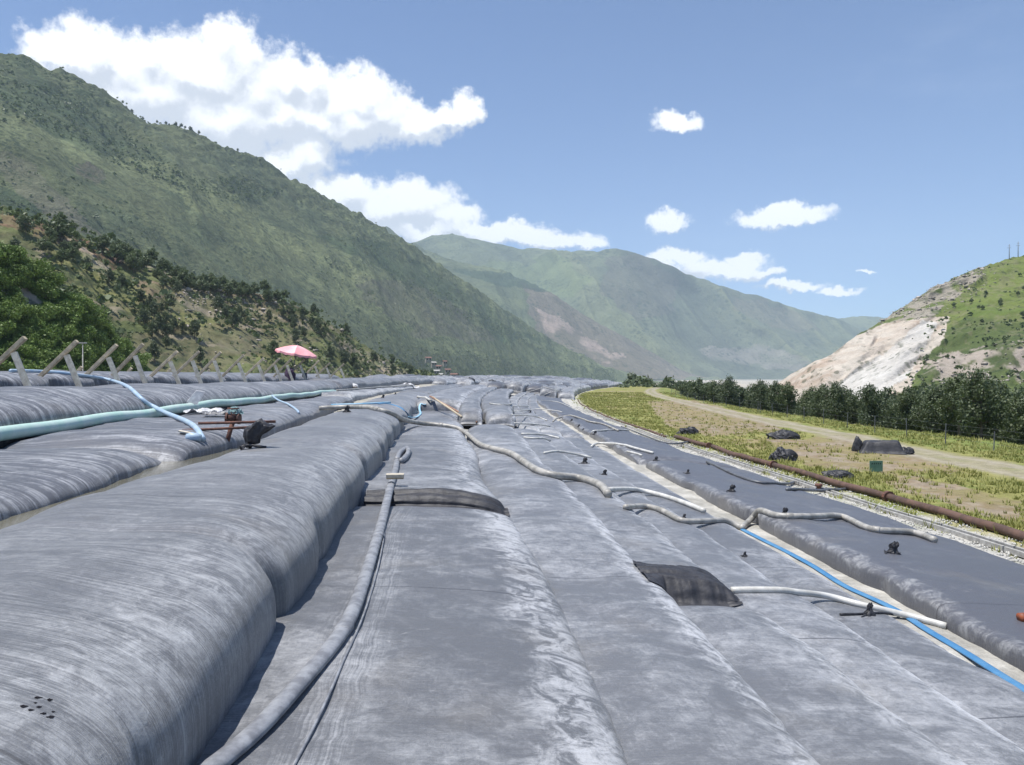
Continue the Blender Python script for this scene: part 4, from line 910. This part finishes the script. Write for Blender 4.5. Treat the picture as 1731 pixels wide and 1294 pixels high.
for (a, b_, za, zb, lab) in [((335,716),(466,713),.12,.06,'upper of two rusty rods crossing the valve pipe'), ((308,728),(440,722),.10,.12,'lower of two rusty rods, ending at the black sleeve')]:
    da, db = ray(*a), ray(*b_); Ya = hit(*a).y; Yb = hit(*b_).y; Yb = min(Yb, Ya+1.5); Yb = p.y+.1; Ya = p.y-.2
    A = Vector((0,0,EYE))+da*Ya/da.y; B = Vector((0,0,EYE))+db*Yb/db.y
    tag(MB().tubepath([A, (A+B)/2, B], .022, 8).build('rod', M['rust'], None, True), lab, 'rod')
p = on(322, 734); r = empty('board', p, 'small pale wooden board under the end of the light blue hose', 'board', None, .5)
MB().beam((-.16,0,.05), (.16,-.08,-.02), .16, .02).build('plank', M['woodpale'], r)
p = on(330, 745); r = empty('hose_coupling', p, 'light blue coupling at the lower end of the light blue hose', 'coupling')
MB().tubepath([(-.12,0,.04),(-.04,0,.05),(.0,0,.05),(.08,0,.04)], [.06,.075,.06,.05], 10).build('collar', M['blue_hose'], r, True)
def rag(u, v, s, mat, label, seed):
    p = on(u, v); nu = nv = 22; Uu, Vv = np.meshgrid(np.linspace(-1, 1, nu), np.linspace(-1, 1, nv), indexing='ij')
    rr_ = s*(1+.3*fbm(Uu*1.5, Vv*1.5, seed, 3)); x = p.x+Uu*rr_*1.5; y = p.y+Vv*rr_*.9
    z = np.vectorize(top)(x, y)+.02+.5*s*np.abs(fbm(Uu*2.2, Vv*2.2, seed+1, 4))+.03
    o = mk('rag', np.stack([x, y, z], -1).reshape(-1, 3), grid_faces(nu, nv), M[mat], smooth=True); tag(o, label, 'cloth'); return o
rag(345, 699, .26, 'whitecloth', 'crumpled white cloth lying beside the valve', 3)
rag(365, 705, .2, 'fabdusty', 'grey crumpled cloth left of the valve', 5)
rag(695, 652, .5, 'whitecloth', 'pale sheet spread among the far left tubes', 6)
rag(835, 645, .5, 'black', 'black bundle lying across the far tubes', 8)
rag(803, 647, .5, 'black', 'black sheet crumpled over the far tube ends', 9)
p = on(330, 690, .12); r = empty('sheet_scrap', p, 'silvery sheet scrap standing up on the green pipe', 'scrap', None, .3)
MB().add([(-.28,0,-.08),(.05,0,-.03),(.22,.05,.26),(.02,.06,.30),(-.28,.01,-.07),(.05,.01,-.02),(.22,.06,.27),(.02,.07,.31)], [(0,1,2,3),(7,6,5,4),(0,4,5,1),(1,5,6,2),(2,6,7,3),(3,7,4,0)]).build('sheet', M['whitecloth'], r)

# right bank things: tarps, sign, rust fitting
def heap(u, v, dims, label, seed, rough=.3):
    p = on(u, v); r = empty('tarp_heap', (p.x, p.y, p.z-.03), label, 'tarp heap', 'black tarp heaps on the grass', random.uniform(-.4, .4))
    dims = (dims[0]*.9, dims[1]*.9, dims[2]*1.1); blob('tarp', dims, M['black'], r, seed, rough, n=40)
    b2 = blob('fold', (dims[0]*.5, dims[1]*.6, dims[2]*.6), M['flap'], r, seed+4, rough); b2.location = (dims[0]*.55, -dims[1]*.2, -.03)
    b3 = blob('fold', (dims[0]*.45, dims[1]*.5, dims[2]*.75), M['black'], r, seed+7, rough+.1); b3.location = (-dims[0]*.5, dims[1]*.1, 0); return r
heap(1163, 734, (.5, .4, .26), 'small low black tarp heap in the far grass, leftmost of four', 1)
heap(1322, 742, (.72, .5, .26), 'flat black tarp heap with grey sheen on brown earth', 2)
heap(1323, 778, (.50, .4, .27), 'rumpled black tarp heap in grass left of the green board', 3)
heap(1415, 807, (.42, .3, .17), 'low black tarp heap nearest the rusty pipe', 4)
p = on(1490, 765); r = empty('covered_crate', (p.x, p.y, p.z-.02), 'box shape draped in black tarp beside the track', 'covered crate', None, -.35)
V = []; nu, nv = 40, 26
for i in range(nu):
    for j in range(nv):
        x = -1+2*i/(nu-1); y = -1+2*j/(nv-1); q = max(abs(x), abs(y))
        z = .44*(1-ss(q, .62, .95))*(1+.08*x)+.02+.05*float(fbm(x*3, y*3, 4, 3))*(q < .99); V.append((x*.85*(1+.08*float(vn(y*3, 1, 4))), y*.62*(1+.08*float(vn(x*4, 2, 4))), float(z)))
mk('tarp', V, grid_faces(nu, nv), M['flap'], r, False)
bf = blob('fold', (.25, .2, .22), M['black'], r, 31, .3); bf.location = (.85, -.1, 0); bf = blob('fold', (.2, .2, .42), M['black'], r, 33, .2); bf.location = (-.78, .2, 0)
p = on(1481, 800); r = empty('sign_board', p, 'small green board standing in the grass near the rusty pipe', 'sign', None, .1)
MB().box((0, 0, .20), (.40, .025, .32)).build('board', M['sign'], r)
for s in (-.15, .15): MB().beam((s, .03, -.05), (s, .03, .34), .03).build('leg', M['wood'], r)
for k in range(5): MB().box((-.13+.065*k, -.015, .28), (.03, .006, .045)).build('character', M['paint'], r)
p = on(1384, 832); r = empty('pipe_valve', p, 'small rusty valve standing at the drain channel', 'valve')
MB().tubepath([(0,0,0),(0,0,.12),(0,0,.14),(0,0,.2)], [.05,.05,.09,.09], 10).build('valve_body', M['rust'], r, True); MB().tubepath([(-.3,.1,.05),(0,0,.08),(.5,-.1,.06)], .035, 8).build('branch_pipe', M['steel'], r, True)
p = hit(1728, 1050); r = empty('coupling', p, 'rust orange metal coupling at the right picture edge', 'coupling')
MB().tubepath([(-.03,0,.03),(.03,0,.035)], [.045,.045], 12).build('ring', simple('orange_rust', (.35,.09,.03), (.2,.06,.03), 20, .6), r, True); MB().tubepath([(.0,0,.03),(.12,.02,.03)], .03, 10).build('stub', M['rust'], r, True)

# wire fence along the track
fn0 = empty('wire_fence', (float(XT(19.2, 30)), 30, 0), 'thin dark wire fence between track and trees', 'fence')
fp = []
for i, y in enumerate(np.r_[np.arange(22, 60, 3.4), np.arange(60, 120, 6)]):
    t_ = float(np.interp(y, [0, 23, 38, 49, 72, 89, 130], [18.7, 19.3, 20.6, 21.2, 22.4, 23.0, 23])); x = float(XT(t_, y)); z = top(x, y)
    q = Vector((x, y, z))-fn0.location; fp.append(q)
    MB().tubepath([q-Vector((0,0,.2)), q+Vector((random.uniform(-.04,.04), 0, random.uniform(.75,.95)))], .022, 6).build('post', M['steel'], fn0)
for hgt in (.3, .6, .85): MB().tubepath([q+Vector((0,0,hgt)) for q in fp], .003, 4).build('wire', M['steel'], fn0)

# ------------------------------------------------------------------ trees
def tree_meshes(seed, h, w, kind, nleaf, ls):
    rs = np.random.RandomState(seed); rnd = random.Random(seed)
    tm = MB(); tips = []
    H = h*.86; lx, ly = rs.uniform(-.06, .06, 2)*h
    if kind != 'bush':
        tm.tubepath([Vector((lx*q*q, ly*q*q, H*q-.3*(q == 0))) for q in (0, .2, .4, .6, .8, 1)], [h*.022*(1-.8*q) for q in (0, .2, .4, .6, .8, 1)], 7)
    nb = {'tall': 15, 'round': 11, 'bush': 9}[kind]; cl_ = []
    for i in range(nb):
        q = {'tall': .22+.70*i/nb, 'round': .35+.5*i/nb, 'bush': .05+.6*rnd.random()}[kind]; a = i*2.4+rnd.uniform(-.4, .4)
        env = {'tall': (.55+.45*math.sin(math.pi*min(1, q*1.05))**.8)*(1 if q < .8 else .62), 'round': .95-.5*abs(q-.6), 'bush': .9-.4*q}[kind]
        L = w*.5*env*rnd.uniform(.45, .95); z0 = h*q*.9; p0 = Vector((lx*q*q, ly*q*q, z0)) if kind != 'bush' else Vector((0, 0, 0))
        p1 = Vector((p0.x+math.cos(a)*L, p0.y+math.sin(a)*L, z0+(.10 if kind == 'tall' else .05)*h*rnd.uniform(.4, 1.2)+(0 if kind != 'bush' else .15*h)))
        tm.tubepath([p0, (p0+p1)/2+Vector((0, 0, -.01*h)), p1], [h*.009, h*.006, h*.003], 5)
        cl_.append((p1, w*rnd.uniform(.13, .22))); cl_.append(((p0+p1)/2+Vector((rnd.uniform(-.2, .2), rnd.uniform(-.2, .2), rnd.uniform(0, .3))), w*rnd.uniform(.10, .17)))
    cl_.append((Vector((lx, ly, h*(.93 if kind != 'bush' else .7))), w*.14)); cl_.append((Vector((lx*.8, ly*.8, h*(.80 if kind != 'bush' else .5))), w*.2))
    rad = np.array([c[1] for c in cl_]); wts = rad**2/np.sum(rad**2); idx = rs.choice(len(cl_), nleaf, p=wts)
    cen = np.array([tuple(c[0]) for c in cl_])[idx]; d = rs.normal(size=(nleaf, 3)); d /= np.linalg.norm(d, axis=1)[:, None]
    rr_ = rad[idx][:, None]*rs.uniform(.35, 1.0, (nleaf, 1))**.5*(1+.35*rs.normal(size=(nleaf, 1))*.5)
    P = cen+d*rr_*np.array([1, 1, .85 if kind != 'tall' else 1.15]); P[:, 2] = np.maximum(P[:, 2], .03*h)
    t1 = rs.normal(size=(nleaf, 3)); t1 /= np.linalg.norm(t1, axis=1)[:, None]; t2 = np.cross(t1, d+.4*rs.normal(size=(nleaf, 3))); t2 /= np.linalg.norm(t2, axis=1)[:, None]+1e-6
    s = ls*rs.uniform(.6, 1.4, (nleaf, 1)); V = np.stack([P-t1*s, P+t2*s*.55, P+t1*s, P-t2*s*.55], 1).reshape(-1, 3)
    Fq = np.arange(nleaf*4).reshape(-1, 4); cv = np.clip(.5+.25*rs.normal(size=(nleaf, 1))+.35*np.sin(idx*2.7)[:, None], 0, 1); colr = np.repeat(np.repeat(cv, 3, 1), 4, 0)
    crown = mk('crown', V, Fq, None, smooth=False, col=colr, link=False)
    return tm.mesh('trunk', M['bark'], True), crown
VAR = {}
def variants(key, n, h, w, kind, nleaf, ls, mat):
    L = []
    for i in range(n):
        t_, c_ = tree_meshes(hash_(key)+i, h*random.uniform(.92, 1.08), w*random.uniform(.85, 1.15), kind, nleaf, ls); c_.materials.append(M[mat]); L.append((t_, c_))
    VAR[key] = L
def hash_(s): return sum(ord(c)*(i+1) for i, c in enumerate(s)) % 9973
variants('belt', 7, 7.0, 4.6, 'tall', 4600, .15, 'leaf_dark'); variants('hillround', 5, 6.0, 5.2, 'round', 1700, .26, 'leaf_mid')
variants('hilldark', 4, 6.5, 4.2, 'tall', 1500, .25, 'leaf_dark'); variants('bush', 5, 3.2, 4.4, 'bush', 2400, .16, 'leaf_bright'); variants('farbelt', 5, 7, 5.6, 'round', 1100, .33, 'leaf_dark'); variants('skyline', 2, 6, 4, 'round', 500, .4, 'leaf_dark')
def plant(key, x, y, z, s, name, label, cat, group, sz=1.0):
    tr_, cr = random.choice(VAR[key]); r = empty(name, (x, y, z-.1), label, cat, group, random.uniform(0, 6.28)); r.scale = (s, s, s*sz)
    put('trunk', tr_, r); put('crown', cr, r); return r
# right belt of trees below the track
cnt = 0; rows = [24.5, 27, 30, 33.5, 37.5, 42, 47, 53]
for k, row in enumerate(rows):
    y = 16+random.uniform(0, 2)
    while y < 172:
        dist = ss(y, 30, 110); t_ = row+float(np.interp(y, [0, 40, 90, 170], [0, .8, 2.2, 3]))+random.uniform(-1.1, 1.1); x = float(XT(t_, y)); z = float(dike_z(t_, y))
        u = 865.5+F*x/y
        if u < 1800 and u > 1000:
            s = random.uniform(.72, 1.05)*(1.0 if k > 0 else .8); 
            want = float(np.interp(u, [1000, 1150, 1330, 1380, 1450, 1490, 1560, 1731], [645, 656, 676, 682, 674, 652, 652, 632]))
            ztop = EYE-(want-636)/F*y
            s = min(max((ztop-z)/7.0, .5), 1.3)*random.uniform(.76, 1.02)
            near, gr_ = (('tree of the tall dark grove at the right picture edge', 'tall dark grove at the right edge') if u > 1560 else ('tree of the dark belt standing behind the draped crate', 'dark belt behind the draped crate') if u > 1400 else ('tree of the low dark belt in front of the quarry scar', 'low dark belt before the quarry scar') if u > 1290 else ('tree in the thin far end of the dark belt by the track', 'thin far end of the dark belt'))
            plant('belt' if y < 90 else 'farbelt', x, y, z, s, 'tree', near, 'tree', gr_); cnt += 1
        y += random.uniform(1.8, 2.8)*(1+.010*y)*(1 if k < 4 else 1.5)
# trees that stand at the far bend of the dike
for i in range(34):
    y = random.uniform(175, 260); u = random.uniform(1045, 1185) if i < 26 else random.uniform(1170, 1290); x = (u-865.5)/F*y; 
    want = float(np.interp(u, [1040, 1070, 1120, 1150, 1185, 1290], [646, 636, 636, 640, 650, 662])); z = -9; s = (EYE-(want-636)/F*y-z)/7.0*random.uniform(.85, 1.04)
    plant('farbelt', x, y, z, s, 'tree', 'dark tree of the clump past the far bend of the grass', 'tree', 'clump of trees past the bend')
print('belt trees', cnt)
# terrain lookup for hills
def surf(G): 
    P = G.reshape(-1, 3); u, v = to_px(P); return P, u, v
def scatter(G, polys, n, seed, mind=2.0):
    P, u, v = surf(G); rs = np.random.RandomState(seed); out = []
    for poly, k in polys:
        idx = np.nonzero(inpoly(u, v, poly) & (P[:, 1] > 5))[0]
        if len(idx) == 0: continue
        rs.shuffle(idx); c = 0
        for i in idx:
            if c >= k: break
            if all((P[i, 0]-o[0])**2+(P[i, 1]-o[1])**2+.5*(P[i, 2]-o[2])**2 > mind**2 for o in out[-60:]): out.append(tuple(P[i])); c += 1
    return out
gl = ml[1][:, ml[1].shape[1]-200:]
for p in scatter(gl, [([(80,360),(125,385),(120,400),(85,385)], 6), ([(90,395),(125,425),(130,460),(70,440)], 8), ([(150,395),(250,410),(330,430),(420,460),(490,490),(480,515),(400,510),(300,490),(190,450)], 52)], 0, 1, 3.4):
    plant('hillround', *p, random.uniform(.45, .85), 'tree', 'broad green tree of the wooded band on the left hill', 'tree', 'wooded band on the left hill')
for p in scatter(gl, [([(190,520),(260,510),(320,540),(330,575),(230,580)], 11), ([(360,505),(410,510),(415,560),(365,560)], 6), ([(450,515),(540,540),(570,580),(520,575),(455,550)], 12), ([(230,560),(330,570),(340,625),(250,630)], 6), ([(420,560),(520,585),(640,620),(600,640),(430,620)], 9), ([(0,370),(60,390),(180,450),(330,510),(180,500),(0,430)], 8), ([(570,560),(620,590),(720,645),(650,640)], 6)], 0, 2, 2.2):
    plant('hilldark', *p, random.uniform(.42, .8), 'tree', 'dark tree among the clumps low on the left hill', 'tree', 'dark clumps low on the left hill')
gn = mn[1][:, mn[1].shape[1]-110:]
for p in scatter(gn, [([(-30,420),(0,425),(60,460),(130,520),(190,575),(235,610),(235,660),(-60,660),(-60,440)], 235)], 0, 3, 1.25):
    u_, v_ = to_px([p]); 
    if inpoly(u_, v_, [(0,480),(40,484),(78,522),(60,532),(0,506)])[0] and random.random() < .8: continue
    plant('bush', p[0], p[1], p[2]-.2, random.uniform(.45, .95), 'bush', 'bright green bush on the nearest slope at the left', 'bush', 'bushes on the nearest left slope')
gr = mr[1][:, mr[1].shape[1]-220:]
for p in scatter(gr, [([(1620,500),(1731,480),(1731,640),(1580,640),(1560,600)], 8), ([(1620,500),(1731,500),(1731,535),(1620,530)], 6)], 0, 4, 5):
    plant('hillround', *p, random.uniform(.22, .42), 'tree', 'scattered small tree on the steep right hill', 'tree', 'small trees on the right hill')


# shrubs too many to count on the big mountain: one mass
def far_shrubs(name, G, n, seed, r0, r1, dens, mat, label, zmul=.8):
    P, u, v = surf(G); rs = np.random.RandomState(seed); ok = (P[:, 1] > 100) & (u > -60) & (u < 1800)
    w_ = np.where(ok, np.clip(dens(P, u, v), 0, None), 0)*np.maximum(P[:, 1], 1)**-.2; w_ /= w_.sum(); idx = rs.choice(len(P), n, p=w_)
    c = P[idx]+rs.normal(size=(n, 3))*np.array([3, 3, .3]); r = rs.uniform(r0, r1, n)*(1+.6*(rs.rand(n) < .1))
    k = 9; V = []; dirs = rs.normal(size=(n, k, 3)); dirs /= np.linalg.norm(dirs, axis=2)[..., None]; dirs[..., 2] = np.abs(dirs[..., 2])
    ctr = c[:, None]+dirs*(r[:, None, None]*np.array([.7, .7, zmul])); a = rs.normal(size=(n, k, 3)); b2 = rs.normal(size=(n, k, 3))
    a = a/np.linalg.norm(a, axis=2)[..., None]*r[:, None, None]*.7; b2 = b2/np.linalg.norm(b2, axis=2)[..., None]*r[:, None, None]*.7
    V = np.stack([ctr-a, ctr+b2, ctr+a, ctr-b2], 2).reshape(-1, 3); Fq = np.arange(len(V)).reshape(-1, 4)
    cv = np.repeat(np.clip(.5+.3*rs.normal(size=(n*k, 1)), 0, 1), 4, 0).repeat(3, 1)
    o = mk(name, V, Fq, M[mat], smooth=False, col=cv); tag(o, label, 'shrubs', kind='stuff'); return o
g1_ = m1[1][:, m1[1].shape[1]-300:]
def den(P, u, v):
    f = ss(fbm(P[:, 0]*.012, P[:, 1]*.008+P[:, 2]*.01, 91, 4), -.05, .35)*.9+.10
    f = f+2.5*inpoly(u, v, [(0,130),(140,160),(260,260),(330,300),(430,350),(240,300),(100,230),(0,190)])+5*inpoly(u, v, [(365,300),(420,300),(480,325),(440,345),(385,325)])
    f = f+3*inpoly(u, v, [(640,450),(760,500),(880,565),(900,590),(820,560),(700,500)])+3*inpoly(u, v, [(700,585),(1040,625),(1040,645),(600,645)]); return f
far_shrubs('mountain_shrubs', g1_, 6000, 1, .7, 1.8, den, 'leaf_mid', 'countless dark shrubs dotting the big left mountain')
far_shrubs('hillside_shrubs', gl, 3200, 2, .3, .85, lambda P, u, v: ss(fbm(P[:, 0]*.05, P[:, 1]*.05+P[:, 2]*.05, 92, 4), -.1, .3)+.12, 'leaf_mid', 'low scrub covering the left hill')
far_shrubs('right_scrub', gr, 700, 3, .25, .7, lambda P, u, v: ((u > 1555) & (v > 540))*(ss(fbm(P[:, 0]*.08, P[:, 2]*.1, 8, 3), -.1, .2)+.1)+.04*(u > 1600), 'leaf_mid', 'low scrub on the rocky part of the right hill')
def rocks(name, G, n, seed, r0, r1, dens, mat, label):
    P, u, v = surf(G); rs = np.random.RandomState(seed); w_ = np.clip(dens(P, u, v), 0, None)*(P[:, 1] > 20); w_ = w_/w_.sum(); idx = rs.choice(len(P), n, p=w_)
    oc = np.array([(1,0,0),(-1,0,0),(0,1,0),(0,-1,0),(0,0,1),(0,0,-.6),(.6,.6,.5),(-.6,.6,.4),(.6,-.6,.4),(-.6,-.6,.5)], float)
    of = np.array([(0,6,8),(0,2,6),(2,7,6),(2,1,7),(1,9,7),(1,3,9),(3,8,9),(3,0,8),(4,8,6),(4,6,7),(4,7,9),(4,9,8),(0,5,2),(2,5,1),(1,5,3),(3,5,0)])
    r = rs.uniform(r0, r1, n)*(1+1.5*(rs.rand(n) < .08)); c = P[idx]+rs.normal(size=(n, 3))*r1
    c[:, 2] = P[idx][:, 2]+.1*r
    V = (c[:, None]+oc[None]*r[:, None, None]*rs.uniform(.5, 1.4, (n, 10, 1))*np.array([1.2, 1.2, .8])).reshape(-1, 3)
    o = mk(name, V, (of[None]+10*np.arange(n)[:, None, None]).reshape(-1, 3), mat, smooth=False); tag(o, label, 'rocks', kind='stuff')
rk1 = simple('grey_rock', (.42, .37, .32), (.26, .23, .20), .6, .95)
rocks('hill_rocks', gr, 1300, 5, .12, .42, lambda P, u, v: (inpoly(u, v, [(1560,600),(1640,590),(1731,575),(1900,560),(1900,650),(1731,650),(1560,660)])*1.0+1.2*inpoly(u, v, [(1480,550),(1560,493),(1640,455),(1670,450),(1700,470),(1610,525),(1560,540)]))*(.2+ss(fbm(P[:, 0]*.1, P[:, 2]*.15, 18, 3), 0, .3)), rk1, 'grey boulders strewn over the right hill')
rocks('slope_rocks', gl, 700, 6, .12, .38, lambda P, u, v: inpoly(u, v, [(380,470),(480,500),(560,545),(700,640),(400,640),(250,500)])*(.1+ss(fbm(P[:, 0]*.1, P[:, 2]*.15, 19, 3), .05, .3)), rk1, 'pale rocks in the eroded parts of the left hill')
# lone trees on the mountain skyline
def ridge_tree(u, v, Y, s):
    d = ray(u, v); k = Y/d.y; plant('skyline', d.x*k, Y, EYE+d.z*k-1.2, s, 'tree', 'tiny tree standing on the skyline of the big left mountain', 'tree', 'skyline trees on the big mountain')
for i in range(20):
    u = random.choice([random.uniform(255, 360), random.uniform(280, 345), random.uniform(400, 440), random.uniform(150, 260)]); v = float(np.interp(u, [150,240,310,370,430,530], [142,203,216,241,267,323])); Y = float(np.interp(u, [150,240,310,370,430], [980,1040,1080,1130,1180]))
    ridge_tree(u, v, Y, random.uniform(.7, 1.25))
# power poles on the right hill
for (u, vb, vt, Y, lab) in [(1706, 439, 413, 421, 'left one of two thin power poles on the right hilltop'), (1721, 436, 409, 425, 'right one of two thin power poles, slightly taller')]:
    d = ray(u, vb); k = Y/d.y; z0 = EYE+d.z*k; hgt = (vb-vt)/F*Y; r = empty('power_pole', (d.x*k, Y, z0-1), lab, 'power pole')
    MB().tubepath([(0,0,0),(0,0,hgt+1)], [.22,.13], 8).build('pole', M['steel'], r, True); MB().beam((-1.1,0,hgt*.75+1), (1.1,0,hgt*.75+1), .12).build('crossarm', M['steel'], r); MB().beam((-.7,0,hgt*.88+1), (.7,0,hgt*.88+1), .1).build('crossarm', M['steel'], r)
# hamlet at the foot of the mountain
for i, (u, v, Y, w, mt) in enumerate([(724,606,480,9,'redroof'),(733,614,470,7,'concrete'),(742,620,460,8,'redroof'),(752,612,480,6,'redroof'),(738,628,440,8,'concrete'),(757,626,450,8,'redroof'),(726,634,430,7,'redroof'),(768,634,430,10,'redroof'),(746,634,430,6,'concrete')]):
    d = ray(u, v); r_ = None; k = Y/d.y; p = Vector((d.x*k, Y, EYE+d.z*k)); r = empty('house', p-Vector((0,0,1.5)), 'small house of the hamlet where hill and mountain meet', 'house', 'hamlet houses at the mountain foot', random.uniform(-.5, .5))
    w_ = w*.4; MB().box((0,0,.2), (w_,w_*.7,3)).build('wall', M['palewall'], r)
    MB().add([(-w_*.56,-w_*.42,1.7),(w_*.56,-w_*.42,1.7),(w_*.56,w_*.42,1.7),(-w_*.56,w_*.42,1.7),(-w_*.56,0,2.4),(w_*.56,0,2.4)], [(0,1,5,4),(2,3,4,5),(0,4,3),(1,2,5),(3,2,1,0)]).build('roof', M[mt], r)
    for s in (-.25, .25): MB().box((s*w_, -w_*.35-.03, .9), (.8,.08,.9)).build('window', M['dark_glass'], r)

# ------------------------------------------------------------------ grass and stones
rs = np.random.RandomState(4); n = 42000
y = 8*(135/8)**rs.rand(n); tl = np.interp(y, [0, 23, 38, 49, 72, 89, 130], [18.3, 18.9, 20.2, 20.8, 22.0, 22.6, 23]); t_ = 8.6+(tl+3.5-8.6)*rs.rand(n); x = XT(t_, y)
u, v = to_px(np.stack([x, y, 0*x], 1))
n1_ = fbm(x*.22, y*.22, 11, 5); nn = fbm(x*.6, y*.6, 77, 4)
trk = np.abs(t_-np.interp(y, [0, 23, 28, 38, 49, 72, 89, 130, 250], [16.0, 16.7, 16.9, 18.2, 18.9, 20.4, 21.0, 21, 21])) < 1.4
br = inpoly(u, v, [(1093,680),(1180,676),(1260,700),(1330,728),(1200,738),(1130,722)]) | inpoly(u, v, [(1290,742),(1420,738),(1560,775),(1640,800),(1480,800),(1370,790)]) | inpoly(u, v, [(1500,800),(1600,815),(1731,850),(1731,885),(1640,868),(1570,840)])
keep = ~trk & ((nn > -.1) | (rs.rand(n) < .35)) & (~br | (rs.rand(n) < .14)) & ((t_ > 9.6) | (rs.rand(n) < .16)) & (u < 1800)
x, y, t_ = x[keep], y[keep], t_[keep]; n = len(x); z = dike_z(t_, y)+ss(t_, 8.3, 9)*(fbm(x*.5, y*.5, 3, 5)*.07)+ss(t_, 21, 24)*fbm(x*.3, y*.3, 5, 5)*.25
k = 6; hgt = rs.uniform(.04, .13, (n, 1))*(1+.8*(rs.rand(n, 1) < .06)); a = rs.uniform(0, 6.28, (n, k)); sp = rs.uniform(.02, .09, (n, k))
bx = x[:, None]+np.cos(a)*sp; by = y[:, None]+np.sin(a)*sp; wd = rs.uniform(.009, .019, (n, k))*(1+y[:, None]*.02); pa = a+1.57
hk = hgt*rs.uniform(.6, 1.2, (n, k)); zz = np.broadcast_to(z[:, None], (n, k))
V = np.stack([np.stack([bx+np.cos(pa)*wd, by+np.sin(pa)*wd, zz-.01], -1), np.stack([bx-np.cos(pa)*wd, by-np.sin(pa)*wd, zz-.01], -1), np.stack([bx+np.cos(a)*hk*.5, by+np.sin(a)*hk*.5, zz+hk], -1)], 2).reshape(-1, 3)
cv = np.repeat(np.clip(.5+.5*fbm(x*.3, y*.3, 55, 3)*1.5+.2*rs.normal(size=n), 0, 1), k*3)[:, None].repeat(3, 1)
tag(mk('grass', V, np.arange(len(V)).reshape(-1, 3), M['grass'], smooth=False, col=cv), 'yellow green grass and weeds on the bank', 'grass', kind='stuff')
n = 7000; y = 5*(70/5)**rs.rand(n); t_ = rs.uniform(8.1, 9.7, n); x = XT(t_, y); z = dike_z(t_, y); s = rs.uniform(.008, .030, n)*(1+.01*y)
oc = np.array([(1,0,0),(-1,0,0),(0,1,0),(0,-1,0),(0,0,1),(0,0,-.5)], float); of = np.array([(0,2,4),(2,1,4),(1,3,4),(3,0,4),(2,0,5),(1,2,5),(3,1,5),(0,3,5)])
V = (np.stack([x, y, z], 1)[:, None]+oc[None]*s[:, None, None]*rs.uniform(.6, 1.4, (n, 6, 1))).reshape(-1, 3); Fq = (of[None]+6*np.arange(n)[:, None, None]).reshape(-1, 3)
tag(mk('gravel', V, Fq, simple('white_stone', (.50, .49, .45), (.32, .31, .28), 3, .9), smooth=False), 'white crushed stone along the edge of the heap', 'gravel', kind='stuff')

# ------------------------------------------------------------------ haze
hz = MB().box((0, 2950, 585), (8200, 7700, 1200)).build('haze', None, None); tag(hz, None, None, kind='stuff')
hm = bpy.data.materials.new('haze'); hm.use_nodes = True; n_ = hm.node_tree; n_.nodes.clear()
ho = n_.nodes.new('ShaderNodeOutputMaterial'); pv = n_.nodes.new('ShaderNodeVolumePrincipled'); pv.inputs['Color'].default_value = (.70, .85, 1.0, 1); pv.inputs['Density'].default_value = 1.15e-4
n_.links.new(pv.outputs[0], ho.inputs['Volume']); hz.data.materials.append(hm); hm.volume_intersection_method if False else None
print('objects', len(C.objects))
